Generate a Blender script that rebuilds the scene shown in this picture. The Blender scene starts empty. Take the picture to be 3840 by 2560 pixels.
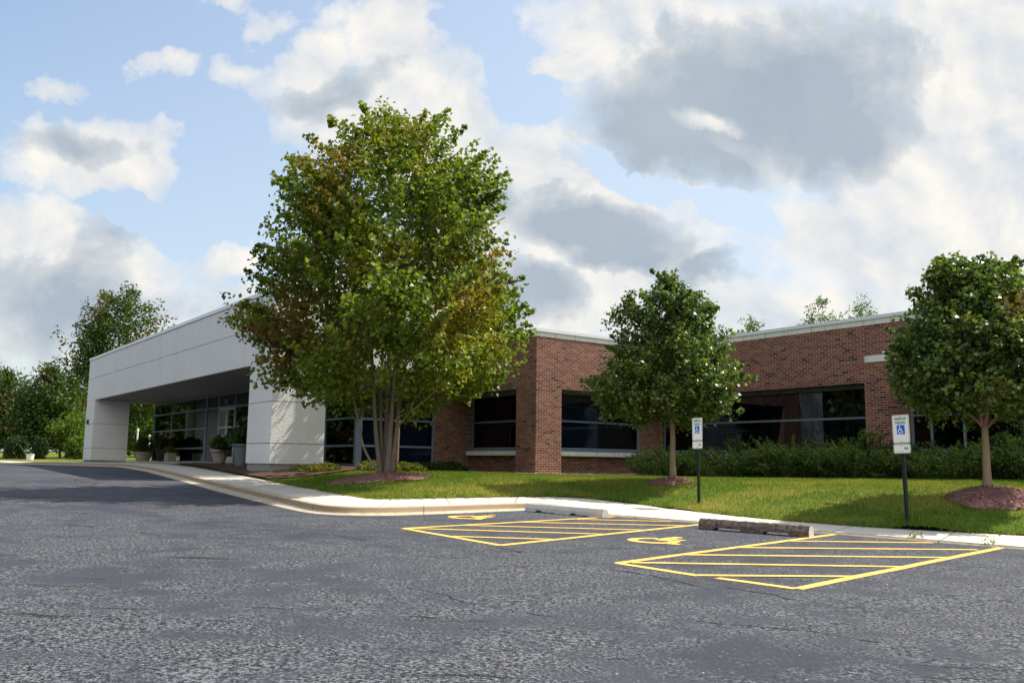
import bpy, bmesh, math, random
import numpy as np
from mathutils import Vector, Matrix, noise as mnoise
from mathutils.geometry import delaunay_2d_cdt

random.seed(7)
rng = np.random.default_rng(11)
scene = bpy.context.scene
COL = scene.collection
R_ = math.radians

# ------------------------------------------------------------------ camera frame
# world: +X runs along the entrance front towards the right, +Y runs into the site, z = 0 at the asphalt under the camera
EYE = Vector((0, 0, 1.09))
F_PX = 3381.9
def cam_axes():
    p, r, a = R_(7.766), R_(0.822), R_(-36.253)
    fw = np.array([0, math.cos(p), math.sin(p)]); up = np.array([0, -math.sin(p), math.cos(p)]); rt = np.array([1., 0, 0])
    r1 = math.cos(r) * rt + math.sin(r) * up
    u1 = -math.sin(r) * rt + math.cos(r) * up
    X = -np.array([math.sin(a), math.cos(a), 0]); Y = np.array([math.sin(a + math.pi / 2), math.cos(a + math.pi / 2), 0])
    W = np.array([X, Y, [0, 0, 1.]])
    return W @ r1, W @ u1, W @ fw
CR, CU, CF = cam_axes()

# ------------------------------------------------------------------ tagging helpers
def tag(o, label=None, cat=None, group=None, kind=None):
    if label: o['label'] = label
    if cat: o['category'] = cat
    if group: o['group'] = group
    if kind: o['kind'] = kind
    return o
def thing(name, label, cat, loc=(0, 0, 0), rz=0, group=None):
    o = bpy.data.objects.new(name, None); COL.objects.link(o)
    o.location = loc; o.rotation_euler = (0, 0, rz); o.empty_display_size = .2
    return tag(o, label, cat, group)
def link(name, me, mat, parent=None):
    o = bpy.data.objects.new(name, me); COL.objects.link(o)
    for m in (mat if isinstance(mat, (list, tuple)) else [mat]):
        if m is not None: me.materials.append(m)
    if parent is not None: o.parent = parent
    return o
def dup_tree(o, parent=None):
    c = o.copy(); COL.objects.link(c)
    if parent is not None: c.parent = parent
    for ch in list(o.children): dup_tree(ch, c)
    return c

class MB:
    """collects faces and builds ONE mesh"""
    def __init__(s): s.v = []; s.f = []; s.m = []
    def face(s, pts, m=0):
        i = len(s.v); s.v += [tuple(p) for p in pts]; s.f.append(tuple(range(i, i + len(pts)))); s.m.append(m)
    def box(s, x0, x1, y0, y1, z0, z1, m=0, rot=None, at=None):
        c = [(x0, y0, z0), (x1, y0, z0), (x1, y1, z0), (x0, y1, z0), (x0, y0, z1), (x1, y0, z1), (x1, y1, z1), (x0, y1, z1)]
        if rot is not None: c = [tuple(rot @ Vector(p) + Vector(at or (0, 0, 0))) for p in c]
        i = len(s.v); s.v += c
        for q in ((0, 3, 2, 1), (4, 5, 6, 7), (0, 1, 5, 4), (1, 2, 6, 5), (2, 3, 7, 6), (3, 0, 4, 7)):
            s.f.append(tuple(i + k for k in q)); s.m.append(m)
        return s
    def tube(s, pts, rad, n=8, m=0, cap=True):
        pts = [Vector(p) for p in pts]; i0 = len(s.v)
        for k, p in enumerate(pts):
            a = pts[max(k - 1, 0)]; b = pts[min(k + 1, len(pts) - 1)]; d = (b - a).normalized()
            ref = Vector((0, 0, 1)) if abs(d.z) < .9 else Vector((1, 0, 0))
            e1 = d.cross(ref).normalized(); e2 = d.cross(e1)
            r = rad[k] if isinstance(rad, (list, tuple)) else rad
            for j in range(n):
                t = 2 * math.pi * j / n
                s.v.append(tuple(p + e1 * math.cos(t) * r + e2 * math.sin(t) * r))
        for k in range(len(pts) - 1):
            for j in range(n):
                a = i0 + k * n + j; b = i0 + k * n + (j + 1) % n
                s.f.append((a, b, b + n, a + n)); s.m.append(m)
        if cap:
            s.f.append(tuple(i0 + j for j in range(n))); s.m.append(m)
            s.f.append(tuple(i0 + (len(pts) - 1) * n + j for j in reversed(range(n)))); s.m.append(m)
        return s
    def lathe(s, prof, n=20, m=0, c=(0, 0, 0)):
        i0 = len(s.v)
        for r, z in prof:
            for j in range(n):
                t = 2 * math.pi * j / n; s.v.append((c[0] + r * math.cos(t), c[1] + r * math.sin(t), c[2] + z))
        for k in range(len(prof) - 1):
            for j in range(n):
                a = i0 + k * n + j; b = i0 + k * n + (j + 1) % n
                s.f.append((a, b, b + n, a + n)); s.m.append(m)
        return s
    def build(s, name, mat, parent=None, smooth=False, bevel=0):
        me = bpy.data.meshes.new(name); me.from_pydata(s.v, [], s.f); me.update()
        o = link(name, me, mat, parent)
        me.polygons.foreach_set('material_index', s.m)
        bm = bmesh.new(); bm.from_mesh(me); bmesh.ops.recalc_face_normals(bm, faces=bm.faces); bm.to_mesh(me); bm.free()
        if smooth: me.polygons.foreach_set('use_smooth', [True] * len(me.polygons))
        if bevel:
            b = o.modifiers.new('bevel', 'BEVEL'); b.width = bevel; b.segments = 2; b.limit_method = 'ANGLE'
        return o

def np_mesh(name, verts, faces):
    """verts (n,3), faces (m,k) arrays"""
    me = bpy.data.meshes.new(name); n, (m, k) = len(verts), faces.shape
    me.vertices.add(n); me.vertices.foreach_set('co', np.asarray(verts, np.float32).ravel())
    me.loops.add(m * k); me.loops.foreach_set('vertex_index', np.asarray(faces, np.int32).ravel())
    me.polygons.add(m); me.polygons.foreach_set('loop_start', np.arange(0, m * k, k, dtype=np.int32))
    me.update(calc_edges=True); return me

# ------------------------------------------------------------------ materials
class NT:
    def __init__(s, name, world=False):
        if world: s.t = name.node_tree
        else:
            s.mat = bpy.data.materials.new(name); s.mat.use_nodes = True; s.t = s.mat.node_tree
        s.t.nodes.clear()
    def n(s, typ, **kw):
        nd = s.t.nodes.new(typ)
        for k, v in kw.items():
            if k.startswith('_'): setattr(nd, k[1:], v)
            else:
                key = int(k[1:]) if k[0] == 'i' and k[1:].isdigit() else k.replace('__', ' ')
                s.set(nd.inputs[key], v)
        return nd
    def set(s, sock, v):
        if isinstance(v, bpy.types.NodeSocket): s.t.links.new(v, sock)
        elif isinstance(v, bpy.types.Node): s.t.links.new(v.outputs[0], sock)
        else: sock.default_value = v
    def math(s, op, a, b=None, c=None, clamp=False):
        nd = s.t.nodes.new('ShaderNodeMath'); nd.operation = op; nd.use_clamp = clamp
        s.set(nd.inputs[0], a)
        if b is not None: s.set(nd.inputs[1], b)
        if c is not None: s.set(nd.inputs[2], c)
        return nd.outputs[0]
    def noise(s, vec, scale, detail=3, rough=.55, dist=0):
        return s.n('ShaderNodeTexNoise', Vector=vec, Scale=scale, Detail=detail, Roughness=rough, Distortion=dist).outputs[0]
    def ramp(s, fac, stops, interp='LINEAR'):
        nd = s.t.nodes.new('ShaderNodeValToRGB'); nd.color_ramp.interpolation = interp
        e = nd.color_ramp.elements
        while len(e) < len(stops): e.new(.5)
        for q, (p, c) in zip(e, stops):
            q.position = p; q.color = (c if len(c) == 4 else (*c, 1)) if not isinstance(c, (int, float)) else (c, c, c, 1)
        s.set(nd.inputs[0], fac); return nd.outputs[0]
    def mix(s, fac, a, b, blend='MIX'):
        nd = s.t.nodes.new('ShaderNodeMix'); nd.data_type = 'RGBA'; nd.blend_type = blend
        s.set(nd.inputs[0], fac)
        for k, v in ((6, a), (7, b)):
            if isinstance(v, tuple) and len(v) == 3: v = (*v, 1)
            s.set(nd.inputs[k], v)
        return nd.outputs[2]
    def map(s, vec, scale=(1, 1, 1), loc=(0, 0, 0), rot=(0, 0, 0), typ='POINT'):
        return s.n('ShaderNodeMapping', _vector_type=typ, Vector=vec, Location=loc, Rotation=rot, Scale=scale).outputs[0]
    def pos(s): return s.n('ShaderNodeNewGeometry').outputs['Position']
    def bump(s, h, strength=.3, dist=.02):
        return s.n('ShaderNodeBump', Height=h, Strength=strength, Distance=dist).outputs[0]
    def out(s, color, rough=.7, spec=.3, normal=None, metal=0.0, **kw):
        b = s.n('ShaderNodeBsdfPrincipled', Roughness=rough, Metallic=metal)
        if isinstance(color, tuple) and len(color) == 3: color = (*color, 1)
        s.set(b.inputs['Base Color'], color); s.set(b.inputs['Specular IOR Level'], spec)
        if normal is not None: s.set(b.inputs['Normal'], normal)
        for k, v in kw.items(): s.set(b.inputs[k.replace('__', ' ')], v)
        o = s.n('ShaderNodeOutputMaterial'); s.t.links.new(b.outputs[0], o.inputs[0]); return s.mat

def m_plain(name, col, rough=.5, spec=.4, metal=0., var=.15, nscale=6):
    t = NT(name); p = t.pos(); n = t.noise(p, nscale, 4)
    c = t.mix(t.math('MULTIPLY', n, 1.0), tuple(x * (1 - var) for x in col), tuple(min(1, x * (1 + var)) for x in col))
    return t.out(c, rough, spec, metal=metal)

def m_brick():
    t = NT('brick'); p = t.pos()
    sx = t.n('ShaderNodeSeparateXYZ', Vector=p)
    v = t.n('ShaderNodeCombineXYZ', X=t.math('ADD', sx.outputs[0], sx.outputs[1]), Y=sx.outputs[2]).outputs[0]
    b = t.n('ShaderNodeTexBrick', Vector=v, Color1=(0, 0, 0, 1), Color2=(1, 1, 1, 1), Mortar=(.5, .5, .5, 1), Scale=1.0, Mortar__Size=.0055,
            Mortar__Smooth=.25, Bias=0.0, Brick__Width=.203, Row__Height=.0677)
    b.offset = .5
    c = t.ramp(b.outputs[0], [(0, (.012, .014, .014)), (.03, (.03, .022, .02)), (.07, (.125, .042, .031)), (.4, (.165, .056, .040)), (.7, (.21, .075, .050)), (.9, (.25, .108, .068)), (1, (.23, .12, .07))])
    n1 = t.noise(p, 1.1, 4); n2 = t.noise(p, 40, 3)
    c = t.mix(.30, c, t.mix(n2, (.35, .35, .35), (1.0, 1.0, 1.0)), 'MULTIPLY')
    c = t.mix(t.ramp(n1, [(.45, 0), (.75, .18)]), c, (.13, .07, .055))
    mort = t.mix(n2, (.36, .285, .225), (.50, .41, .33))
    col = t.mix(b.outputs[1], c, mort)
    h = t.math('SUBTRACT', 1.0, b.outputs[1])
    return t.out(col, .85, .2, t.bump(h, .6, .01))

def m_concrete(name, c1, c2, stain=(.2, .15, .1), stain_amt=.35, joint=0.0, tex=60, rough=.85):
    t = NT(name); p = t.pos()
    n1 = t.noise(p, 1.3, 5, .6); n2 = t.noise(p, tex, 3, .6); n3 = t.noise(p, 7, 4, .6)
    c = t.mix(n1, c1, c2)
    c = t.mix(t.ramp(n3, [(.45, 0), (.8, stain_amt)]), c, stain)
    c = t.mix(.35, c, t.ramp(n2, [(.25, .55), (.6, 1.0)]), 'MULTIPLY')
    if name == 'curb_concrete':      # brown dirt on the upright face, deepened to paint in its shade
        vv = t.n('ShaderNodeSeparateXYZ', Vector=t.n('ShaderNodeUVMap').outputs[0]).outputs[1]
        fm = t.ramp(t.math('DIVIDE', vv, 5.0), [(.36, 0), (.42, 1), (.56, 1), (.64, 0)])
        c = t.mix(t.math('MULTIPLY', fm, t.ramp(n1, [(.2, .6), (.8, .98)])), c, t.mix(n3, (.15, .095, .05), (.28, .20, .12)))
    if joint:
        uv = t.n('ShaderNodeUVMap').outputs[0]; u = t.n('ShaderNodeSeparateXYZ', Vector=uv).outputs[0]
        fr = t.math('FRACT', t.math('DIVIDE', u, joint))
        j = t.math('LESS_THAN', fr, .022 / joint)
        c = t.mix(t.math('MULTIPLY', j, .75), c, (.05, .045, .04))
    return t.out(c, rough, .25, t.bump(n2, .25, .01))

def m_panel():
    # painted textured concrete panels; heavy stippled render that rakes in the sun
    t = NT('white_panel'); p = t.pos()
    n = t.noise(t.map(p, (7, 7, 13)), 1.6, 4, .55, .4); n2 = t.noise(p, 1.0, 4); st = t.noise(t.map(p, (3.0, 3.0, .25)), 1.5, 4)
    c = t.mix(n2, (.60, .60, .59), (.68, .68, .67))
    c = t.mix(t.ramp(st, [(.5, 0), (.85, .22)]), c, (.42, .42, .41))
    return t.out(c, .8, .2, t.bump(n, .35, .035))

def m_leaf(name, stops, patch=None, boughs=(), bough_col=None, patch_scale=.5, trans=.45, patch_lo=.52, patch_hi=.68, rough=.45, vscale=1.2, spec=.3):
    t = NT(name); g = t.n('ShaderNodeNewGeometry'); p = g.outputs['Position']; r = g.outputs['Random Per Island']
    n = t.noise(p, vscale, 2)
    f = t.math('ADD', t.math('MULTIPLY', r, .6), t.math('MULTIPLY', n, .4))
    c = t.ramp(f, stops)
    if patch:
        m = t.noise(p, patch_scale, 2, .5)
        k = t.math('MULTIPLY', t.ramp(m, [(patch_lo, 0), (patch_hi, 1)]), t.ramp(r, [(.1, .45), (.7, 1)]))
        c = t.mix(k, c, t.mix(r, patch[0], patch[1]))
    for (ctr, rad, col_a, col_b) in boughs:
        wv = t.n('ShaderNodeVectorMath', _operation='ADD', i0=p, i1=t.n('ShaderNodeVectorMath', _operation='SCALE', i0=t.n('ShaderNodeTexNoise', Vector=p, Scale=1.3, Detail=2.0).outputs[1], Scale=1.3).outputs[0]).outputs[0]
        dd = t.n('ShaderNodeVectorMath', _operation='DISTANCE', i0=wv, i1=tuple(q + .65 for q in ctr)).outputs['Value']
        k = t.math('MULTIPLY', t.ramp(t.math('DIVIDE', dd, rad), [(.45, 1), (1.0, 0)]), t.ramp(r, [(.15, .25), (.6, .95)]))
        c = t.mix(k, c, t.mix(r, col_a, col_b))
    b = t.n('ShaderNodeBsdfPrincipled', Roughness=rough); t.set(b.inputs['Base Color'], c); b.inputs['Specular IOR Level'].default_value = spec
    tr = t.n('ShaderNodeBsdfTranslucent'); t.set(tr.inputs[0], t.mix(1.0, c, (1.5, 1.55, .7, 1), 'MULTIPLY'))
    ms = t.n('ShaderNodeMixShader', Fac=trans); t.t.links.new(b.outputs[0], ms.inputs[1]); t.t.links.new(tr.outputs[0], ms.inputs[2])
    o = t.n('ShaderNodeOutputMaterial'); t.t.links.new(ms.outputs[0], o.inputs[0]); return t.mat

def m_bark(name, c1, c2):
    t = NT(name); p = t.pos(); n = t.noise(t.map(p, (14, 14, 2.5)), 2.2, 4, .6)
    return t.out(t.mix(n, c1, c2), .9, .15, t.bump(n, .7, .02))

def m_asphalt():
    t = NT('asphalt'); p = t.pos()
    big = t.noise(p, .35, 4, .6); mid = t.noise(p, 2.2, 4, .6); fine = t.noise(p, 40, 2, .75); vf = t.noise(p, 130, 2, .7)
    vor = t.n('ShaderNodeTexVoronoi', Vector=p, Scale=75.0); vor.feature = 'F1'
    stone = t.ramp(vor.outputs[0], [(.12, 1), (.55, 0)])
    patch = t.ramp(t.math('ADD', t.math('MULTIPLY', mid, .5), t.math('MULTIPLY', big, .5)), [(.42, .10), (.54, 1)])
    worn = t.noise(t.map(p, (.5, .5, 1), rot=(0, 0, R_(38))), 1.1, 4, .65)
    base = t.mix(big, (.031, .034, .044), (.044, .048, .061))
    base = t.mix(t.ramp(worn, [(.42, 0), (.72, .55)]), base, (.068, .073, .088))
    spk = t.ramp(t.math('ADD', t.math('MULTIPLY', fine, .6), t.math('MULTIPLY', vf, .4)), [(.43, .0), (.51, .30), (.60, 1)])
    sp = t.mix(spk, (.003, .004, .006), (.20, .212, .232))
    base = t.mix(t.math('MULTIPLY', patch, .92), base, sp)
    wn = t.n('ShaderNodeTexWhiteNoise', Vector=vor.outputs['Position'])
    pale = t.math('GREATER_THAN', wn.outputs[0], .985)
    base = t.mix(t.math('MULTIPLY', t.math('MULTIPLY', pale, stone), .5), base, (.45, .40, .33))
    # short broken crack lines lying across the lot
    rp = t.map(p, (1, 1, 1), rot=(0, 0, R_(-50)))
    rw = t.n('ShaderNodeVectorMath', _operation='ADD', i0=rp, i1=t.n('ShaderNodeVectorMath', _operation='SCALE', i0=t.n('ShaderNodeTexNoise', Vector=p, Scale=1.3, Detail=5.0, Roughness=.65).outputs[1], Scale=.30).outputs[0]).outputs[0]
    dn = t.noise(t.map(rw, (.75, 9.0, 1)), 1.0, 4, .6)
    gate = t.ramp(t.noise(p, .55, 3, .6), [(.47, 0), (.58, 1)])
    ck = t.math('MULTIPLY', t.ramp(dn, [(.625, 0), (.66, 1)]), gate)
    base = t.mix(t.math('MULTIPLY', ck, .85), base, (.012, .011, .011))
    h = t.math('SUBTRACT', t.math('ADD', t.math('MULTIPLY', fine, .6), t.math('MULTIPLY', vf, .4)), t.math('MULTIPLY', ck, 2.0))
    return t.out(base, .9, .15, t.bump(t.math('MULTIPLY', h, t.math('ADD', .3, patch)), .55, .012))

def m_grass(name='grass_soil'):
    t = NT(name); p = t.pos()
    n1 = t.noise(p, .55, 4, .6); n2 = t.noise(p, 30, 3, .7); n3 = t.noise(p, 4, 3, .6)
    c = t.mix(t.ramp(n2, [(.3, 0), (.7, 1)]), (.045, .085, .010), (.115, .185, .020))
    c = t.mix(t.ramp(n1, [(.42, 0), (.66, .8)]), c, (.25, .22, .045))
    c = t.mix(t.ramp(n3, [(.55, 0), (.8, .35)]), c, (.02, .04, .01))
    return t.out(c, .9, .1, t.bump(n2, .8, .04))

def m_blade():
    t = NT('grass_blade'); g = t.n('ShaderNodeNewGeometry'); p = g.outputs['Position']; r = g.outputs['Random Per Island']
    c = t.ramp(r, [(0, (.045, .092, .010)), (.5, (.095, .165, .015)), (1, (.175, .23, .028))])
    c = t.mix(t.ramp(t.noise(p, .55, 4, .6), [(.44, 0), (.66, .6)]), c, (.27, .245, .05))
    b = t.n('ShaderNodeBsdfPrincipled', Roughness=.6); t.set(b.inputs['Base Color'], c); b.inputs['Specular IOR Level'].default_value = .25
    tr = t.n('ShaderNodeBsdfTranslucent'); t.set(tr.inputs[0], t.mix(1.0, c, (1.4, 1.4, .7, 1), 'MULTIPLY'))
    ms = t.n('ShaderNodeMixShader', Fac=.4); t.t.links.new(b.outputs[0], ms.inputs[1]); t.t.links.new(tr.outputs[0], ms.inputs[2])
    o = t.n('ShaderNodeOutputMaterial'); t.t.links.new(ms.outputs[0], o.inputs[0]); return t.mat

def m_mulch(name, c1, c2):
    t = NT(name); p = t.pos(); n = t.noise(p, 38, 3, .7); n2 = t.noise(p, 5, 3); r = t.n('ShaderNodeNewGeometry').outputs['Random Per Island']
    c = t.mix(t.ramp(n, [(.3, 0), (.68, 1)]), c1, c2)
    c = t.mix(t.math('MULTIPLY', t.ramp(n2, [(.5, 0), (.8, 1)]), .35), c, tuple(x * 1.4 for x in c2))
    return t.out(c, .95, .1, t.bump(n, 1.0, .03))

def m_glass():
    t = NT('tinted_glass')
    fr = t.n('ShaderNodeFresnel', IOR=1.5)
    tp = t.n('ShaderNodeBsdfTransparent', Color=(.38, .44, .52, 1)); gl = t.n('ShaderNodeBsdfGlossy', Color=(.92, .96, 1, 1), Roughness=.015)
    ms = t.n('ShaderNodeMixShader', Fac=fr.outputs[0]); t.t.links.new(tp.outputs[0], ms.inputs[1]); t.t.links.new(gl.outputs[0], ms.inputs[2])
    o = t.n('ShaderNodeOutputMaterial'); t.t.links.new(ms.outputs[0], o.inputs[0]); return t.mat

def m_sill():
    t = NT('precast'); p = t.pos(); n = t.noise(p, 2.2, 4); n2 = t.noise(t.map(p, (7, 7, .6)), 2, 3)
    s = t.n('ShaderNodeSeparateXYZ', Vector=p); u = t.math('ADD', s.outputs[0], s.outputs[1])
    j = t.math('LESS_THAN', t.math('FRACT', t.math('DIVIDE', u, .82)), .02)
    c = t.mix(n, (.58, .57, .52), (.68, .67, .61)); c = t.mix(t.ramp(n2, [(.5, 0), (.8, .4)]), c, (.25, .24, .22))
    c = t.mix(t.math('MULTIPLY', j, .8), c, (.1, .095, .09))
    return t.out(c, .85, .2)

def m_yellow():
    t = NT('yellow_paint'); p = t.pos(); n = t.noise(p, 60, 3, .7); n2 = t.noise(p, 6, 4, .65)
    c = t.mix(n2, (.82, .44, .055), (.90, .58, .15))
    c = t.mix(t.ramp(t.math('ADD', t.math('MULTIPLY', n, .6), t.math('MULTIPLY', n2, .4)), [(.52, 0), (.66, .8)]), c, (.12, .10, .06))
    return t.out(c, .75, .3, t.bump(n, .3, .006))

def m_wood_stop():
    t = NT('weathered_wood'); p = t.pos()
    n = t.noise(t.map(p, (2.0, 22, 22), rot=(0, 0, R_(-10))), 2.0, 5, .65)
    c = t.ramp(n, [(.25, (.04, .031, .027)), (.5, (.14, .108, .09)), (.75, (.27, .225, .195))])
    return t.out(c, .95, .1, t.bump(n, 1.0, .03))

M = {}
M['brick'] = m_brick()
M['panel'] = m_panel()
M['joint'] = m_plain('panel_joint', (.13, .13, .13), .9, .1)
M['foot'] = m_concrete('footing_concrete', (.22, .22, .20), (.32, .32, .29))
M['walk'] = m_concrete('sidewalk_concrete', (.50, .46, .39), (.60, .56, .48), (.33, .29, .23), .25, joint=1.5)
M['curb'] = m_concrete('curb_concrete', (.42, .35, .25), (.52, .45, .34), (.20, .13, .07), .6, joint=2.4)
M['stop'] = m_concrete('stop_concrete', (.42, .41, .39), (.55, .54, .52), (.30, .28, .25), .3)
M['asphalt'] = m_asphalt()
M['lawn'] = m_grass()
M['blade'] = m_blade()
M['mulch'] = m_mulch('red_mulch', (.11, .055, .05), (.40, .22, .20))
M['bed'] = m_mulch('brown_mulch', (.035, .022, .017), (.13, .08, .055))
M['glass'] = m_glass()
M['frame'] = m_plain('window_frame_metal', (.20, .25, .32), .35, .5, .35)
M['doorframe'] = m_plain('door_frame_metal', (.45, .50, .50), .35, .5, .3)
M['sillm'] = m_plain('sill_flashing', (.13, .19, .27), .4, .5, .2)
M['precast'] = m_sill()
M['cap'] = m_plain('coping_metal', (.68, .70, .71), .4, .5, .25, .06)
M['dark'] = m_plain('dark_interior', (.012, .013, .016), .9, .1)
M['interior'] = m_plain('interior_wall', (.13, .13, .145), .9, .1)
M['blind'] = m_plain('blind_fabric', (.55, .57, .60), .8, .2)
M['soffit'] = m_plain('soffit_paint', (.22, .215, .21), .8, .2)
M['roof'] = m_plain('roof_membrane', (.25, .25, .25), .9, .1)
M['yellow'] = m_yellow()
M['white'] = m_plain('sign_white', (.80, .80, .78), .4, .5, 0, .03)
M['green'] = m_plain('sign_green', (.012, .17, .10), .4, .5, 0, .05)
M['blue'] = m_plain('sign_blue', (.005, .12, .62), .4, .5, 0, .05)
M['pole'] = m_plain('pole_steel', (.028, .042, .038), .5, .4, .3)
M['black'] = m_plain('black_metal', (.012, .012, .012), .5, .4)
M['wood'] = m_wood_stop()
M['terracotta'] = m_plain('planter_cream', (.27, .235, .19), .8, .2, 0, .2)
M['greypot'] = m_plain('planter_grey', (.12, .14, .155), .7, .3, 0, .2)
M['pebble'] = m_plain('pebble', (.44, .36, .30), .8, .2, 0, .45, 30)
M['crack'] = m_plain('crack_tar', (.012, .011, .011), .7, .3)
M['red'] = m_plain('petal_red', (.55, .06, .10), .6, .2)
M['orange'] = m_plain('petal_orange', (.65, .16, .03), .6, .2)
M['petal_white'] = m_plain('petal_white', (.8, .8, .78), .6, .2)
M['dry'] = m_plain('dry_leaf', (.40, .28, .12), .8, .2, 0, .5, 50)
M['bark_grey'] = m_bark('bark_grey', (.07, .057, .048), (.25, .21, .175))
M['bark_brown'] = m_bark('bark_brown', (.10, .062, .045), (.26, .17, .125))
M['bark_tan'] = m_bark('bark_tan', (.14, .105, .07), (.32, .25, .17))
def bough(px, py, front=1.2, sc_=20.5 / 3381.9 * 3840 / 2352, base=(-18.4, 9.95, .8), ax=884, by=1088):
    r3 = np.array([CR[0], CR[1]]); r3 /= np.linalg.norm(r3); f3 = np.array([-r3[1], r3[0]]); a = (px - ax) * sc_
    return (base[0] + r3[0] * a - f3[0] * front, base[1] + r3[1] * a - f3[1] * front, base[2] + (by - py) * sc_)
RUST = ((.30, .12, .035), (.20, .12, .035)); SUN_GOLD = ((.34, .31, .03), (.24, .25, .03)); OLIVE = ((.12, .085, .025), (.16, .13, .03))  # gold is yellow leaf with sunlight painted into the colour
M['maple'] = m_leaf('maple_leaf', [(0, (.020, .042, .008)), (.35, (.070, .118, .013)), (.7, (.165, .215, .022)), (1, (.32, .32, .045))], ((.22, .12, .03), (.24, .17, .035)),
    boughs=[(bough(690, 780), 1.25, *RUST), (bough(620, 745), .9, *RUST), (bough(740, 600), 1.3, *OLIVE), (bough(1130, 570, .2), .9, *RUST), (bough(735, 330), .7, *OLIVE), (bough(1060, 790), 1.5, *SUN_GOLD), (bough(890, 660, 2.2), 1.2, *SUN_GOLD), (bough(1000, 610, 1.2), .9, *OLIVE), (bough(900, 330), 1.0, *SUN_GOLD)],
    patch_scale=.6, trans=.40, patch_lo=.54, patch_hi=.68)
M['pear'] = m_leaf('pear_leaf', [(0, (.019, .040, .018)), (.38, (.050, .092, .028)), (.72, (.140, .195, .036)), (1, (.33, .35, .06))], ((.16, .06, .02), (.13, .10, .03)), patch_scale=1.1, trans=.34, patch_lo=.60, patch_hi=.70, rough=.32, spec=.4)
M['far'] = m_leaf('far_leaf', [(0, (.014, .036, .008)), (.5, (.042, .080, .014)), (1, (.11, .145, .025))], ((.15, .09, .03), (.12, .10, .03)), patch_scale=.3, trans=.35, patch_lo=.52, patch_hi=.66)
M['lime'] = m_leaf('lime_leaf', [(0, (.03, .062, .010)), (.5, (.075, .13, .015)), (1, (.16, .21, .03))], None, trans=.5)
M['juniper'] = m_leaf('juniper_needle', [(0, (.010, .028, .010)), (.5, (.032, .062, .018)), (1, (.10, .125, .030))], ((.09, .075, .025), (.08, .07, .025)), patch_scale=1.6, trans=.22, patch_lo=.60, patch_hi=.75, rough=.8, spec=.05)
M['locust'] = m_leaf('locust_leaf', [(0, (.03, .07, .02)), (.5, (.06, .12, .03)), (1, (.11, .17, .05))], None, trans=.45)
M['cover'] = m_leaf('cover_leaf', [(0, (.04, .06, .012)), (.5, (.11, .13, .02)), (1, (.22, .20, .04))], ((.20, .10, .04), (.18, .12, .03)), patch_scale=1.5, trans=.35, patch_lo=.55, patch_hi=.7)
M['clip'] = m_leaf('clipped_leaf', [(0, (.01, .025, .008)), (.5, (.022, .05, .012)), (1, (.05, .085, .02))], None, trans=.25)

# ------------------------------------------------------------------ ground heights
def asph(x, y):
    xc = np.clip(x, -39.5, 30.); yc = np.clip(y, -60, 30)
    return -.019 * xc + .002 * yc
# pairs: gutter edge, back of walk, curb height
PAIRS = [((-120, -8), (-119.6, -6.6), .125), ((-80, 1.5), (-79.7, 2.8), .125), ((-58, 6.2), (-57.7, 7.6), .10), ((-54, 6.95), (-53.8, 8.4), .06), ((-50, 7.7), (-50, 9.5), .125), ((-44, 8.6), (-44, 10.4), .125), ((-38.8, 9.1), (-38.3, 10.9), .125),
         ((-34, 8.75), (-33.9, 10.6), .125), ((-29.9, 8.2), (-29.5, 9.95), .125), ((-25, 7.5), (-24.6, 9.15), .125), ((-20.9, 6.9), (-20.7, 8.5), .125),
         ((-18, 6.53), (-18, 8.1), .125), ((-15.6, 6.23), (-15.9, 7.78), .125), ((-14.4, 6.1), (-15.0, 7.68), .125), ((-13.75, 6.06), (-14.75, 7.68), .125), ((-13.3, 6.2), (-14.66, 7.74), .125),
         ((-12.98, 6.6), (-14.6, 7.9), .125), ((-12.87, 7.1), (-14.57, 8.2), .125), ((-12.92, 7.9), (-14.58, 8.8), .125), ((-13.03, 8.7), (-14.6, 9.5), .125), ((-13.18, 9.6), (-14.63, 10.5), .125),
         ((-13.3, 10.3), (-14.72, 11.9), .125), ((-12.75, 10.42), (-14.2, 12.45), .105), ((-12.1, 10.55), (-13.3, 12.75), .055), ((-11.5, 10.67), (-12.4, 12.82), .016), ((-9.9, 11.0), (-10.2, 12.42), .012),
         ((-7.8, 11.48), (-8.2, 12.68), .012), ((-5.5, 12.0), (-6.2, 13.75), .012), ((0, 13.2), (-.3, 15), .012), ((10, 15), (10, 17), .012), ((40, 15), (40, 17), .012)]
def resample(P):
    G = np.array([p[0] for p in P], float); B = np.array([p[1] for p in P], float); H = np.array([p[2] for p in P], float)
    L = np.concatenate([[0], np.cumsum(np.hypot(*np.diff(G, axis=0).T))]); s = []
    for i in range(len(L) - 1):
        k = max(2, int((L[i + 1] - L[i]) / (.35 if L[i] > 60 else 2)));  s += list(np.linspace(L[i], L[i + 1], k, endpoint=False))
    s = np.array(s + [L[-1]])
    # Catmull-Rom-like smoothing by light averaging
    def it(V): return np.stack([np.interp(s, L, V[:, j]) for j in range(V.shape[1])], 1)
    g, b, h = it(G), it(B), np.interp(s, L, H)
    for _ in range(3):
        for a in (g, b): a[1:-1] = .25 * a[:-2] + .5 * a[1:-1] + .25 * a[2:]
    return g, b, h, s
GUT, BACK, CH, SL = resample(PAIRS)
NORM = BACK - GUT; NORM /= np.linalg.norm(NORM, axis=1, keepdims=True)
WALKZ = asph(GUT[:, 0], GUT[:, 1]) + CH + .004
BACKZ = asph(BACK[:, 0], BACK[:, 1]) + CH + .03

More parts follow.
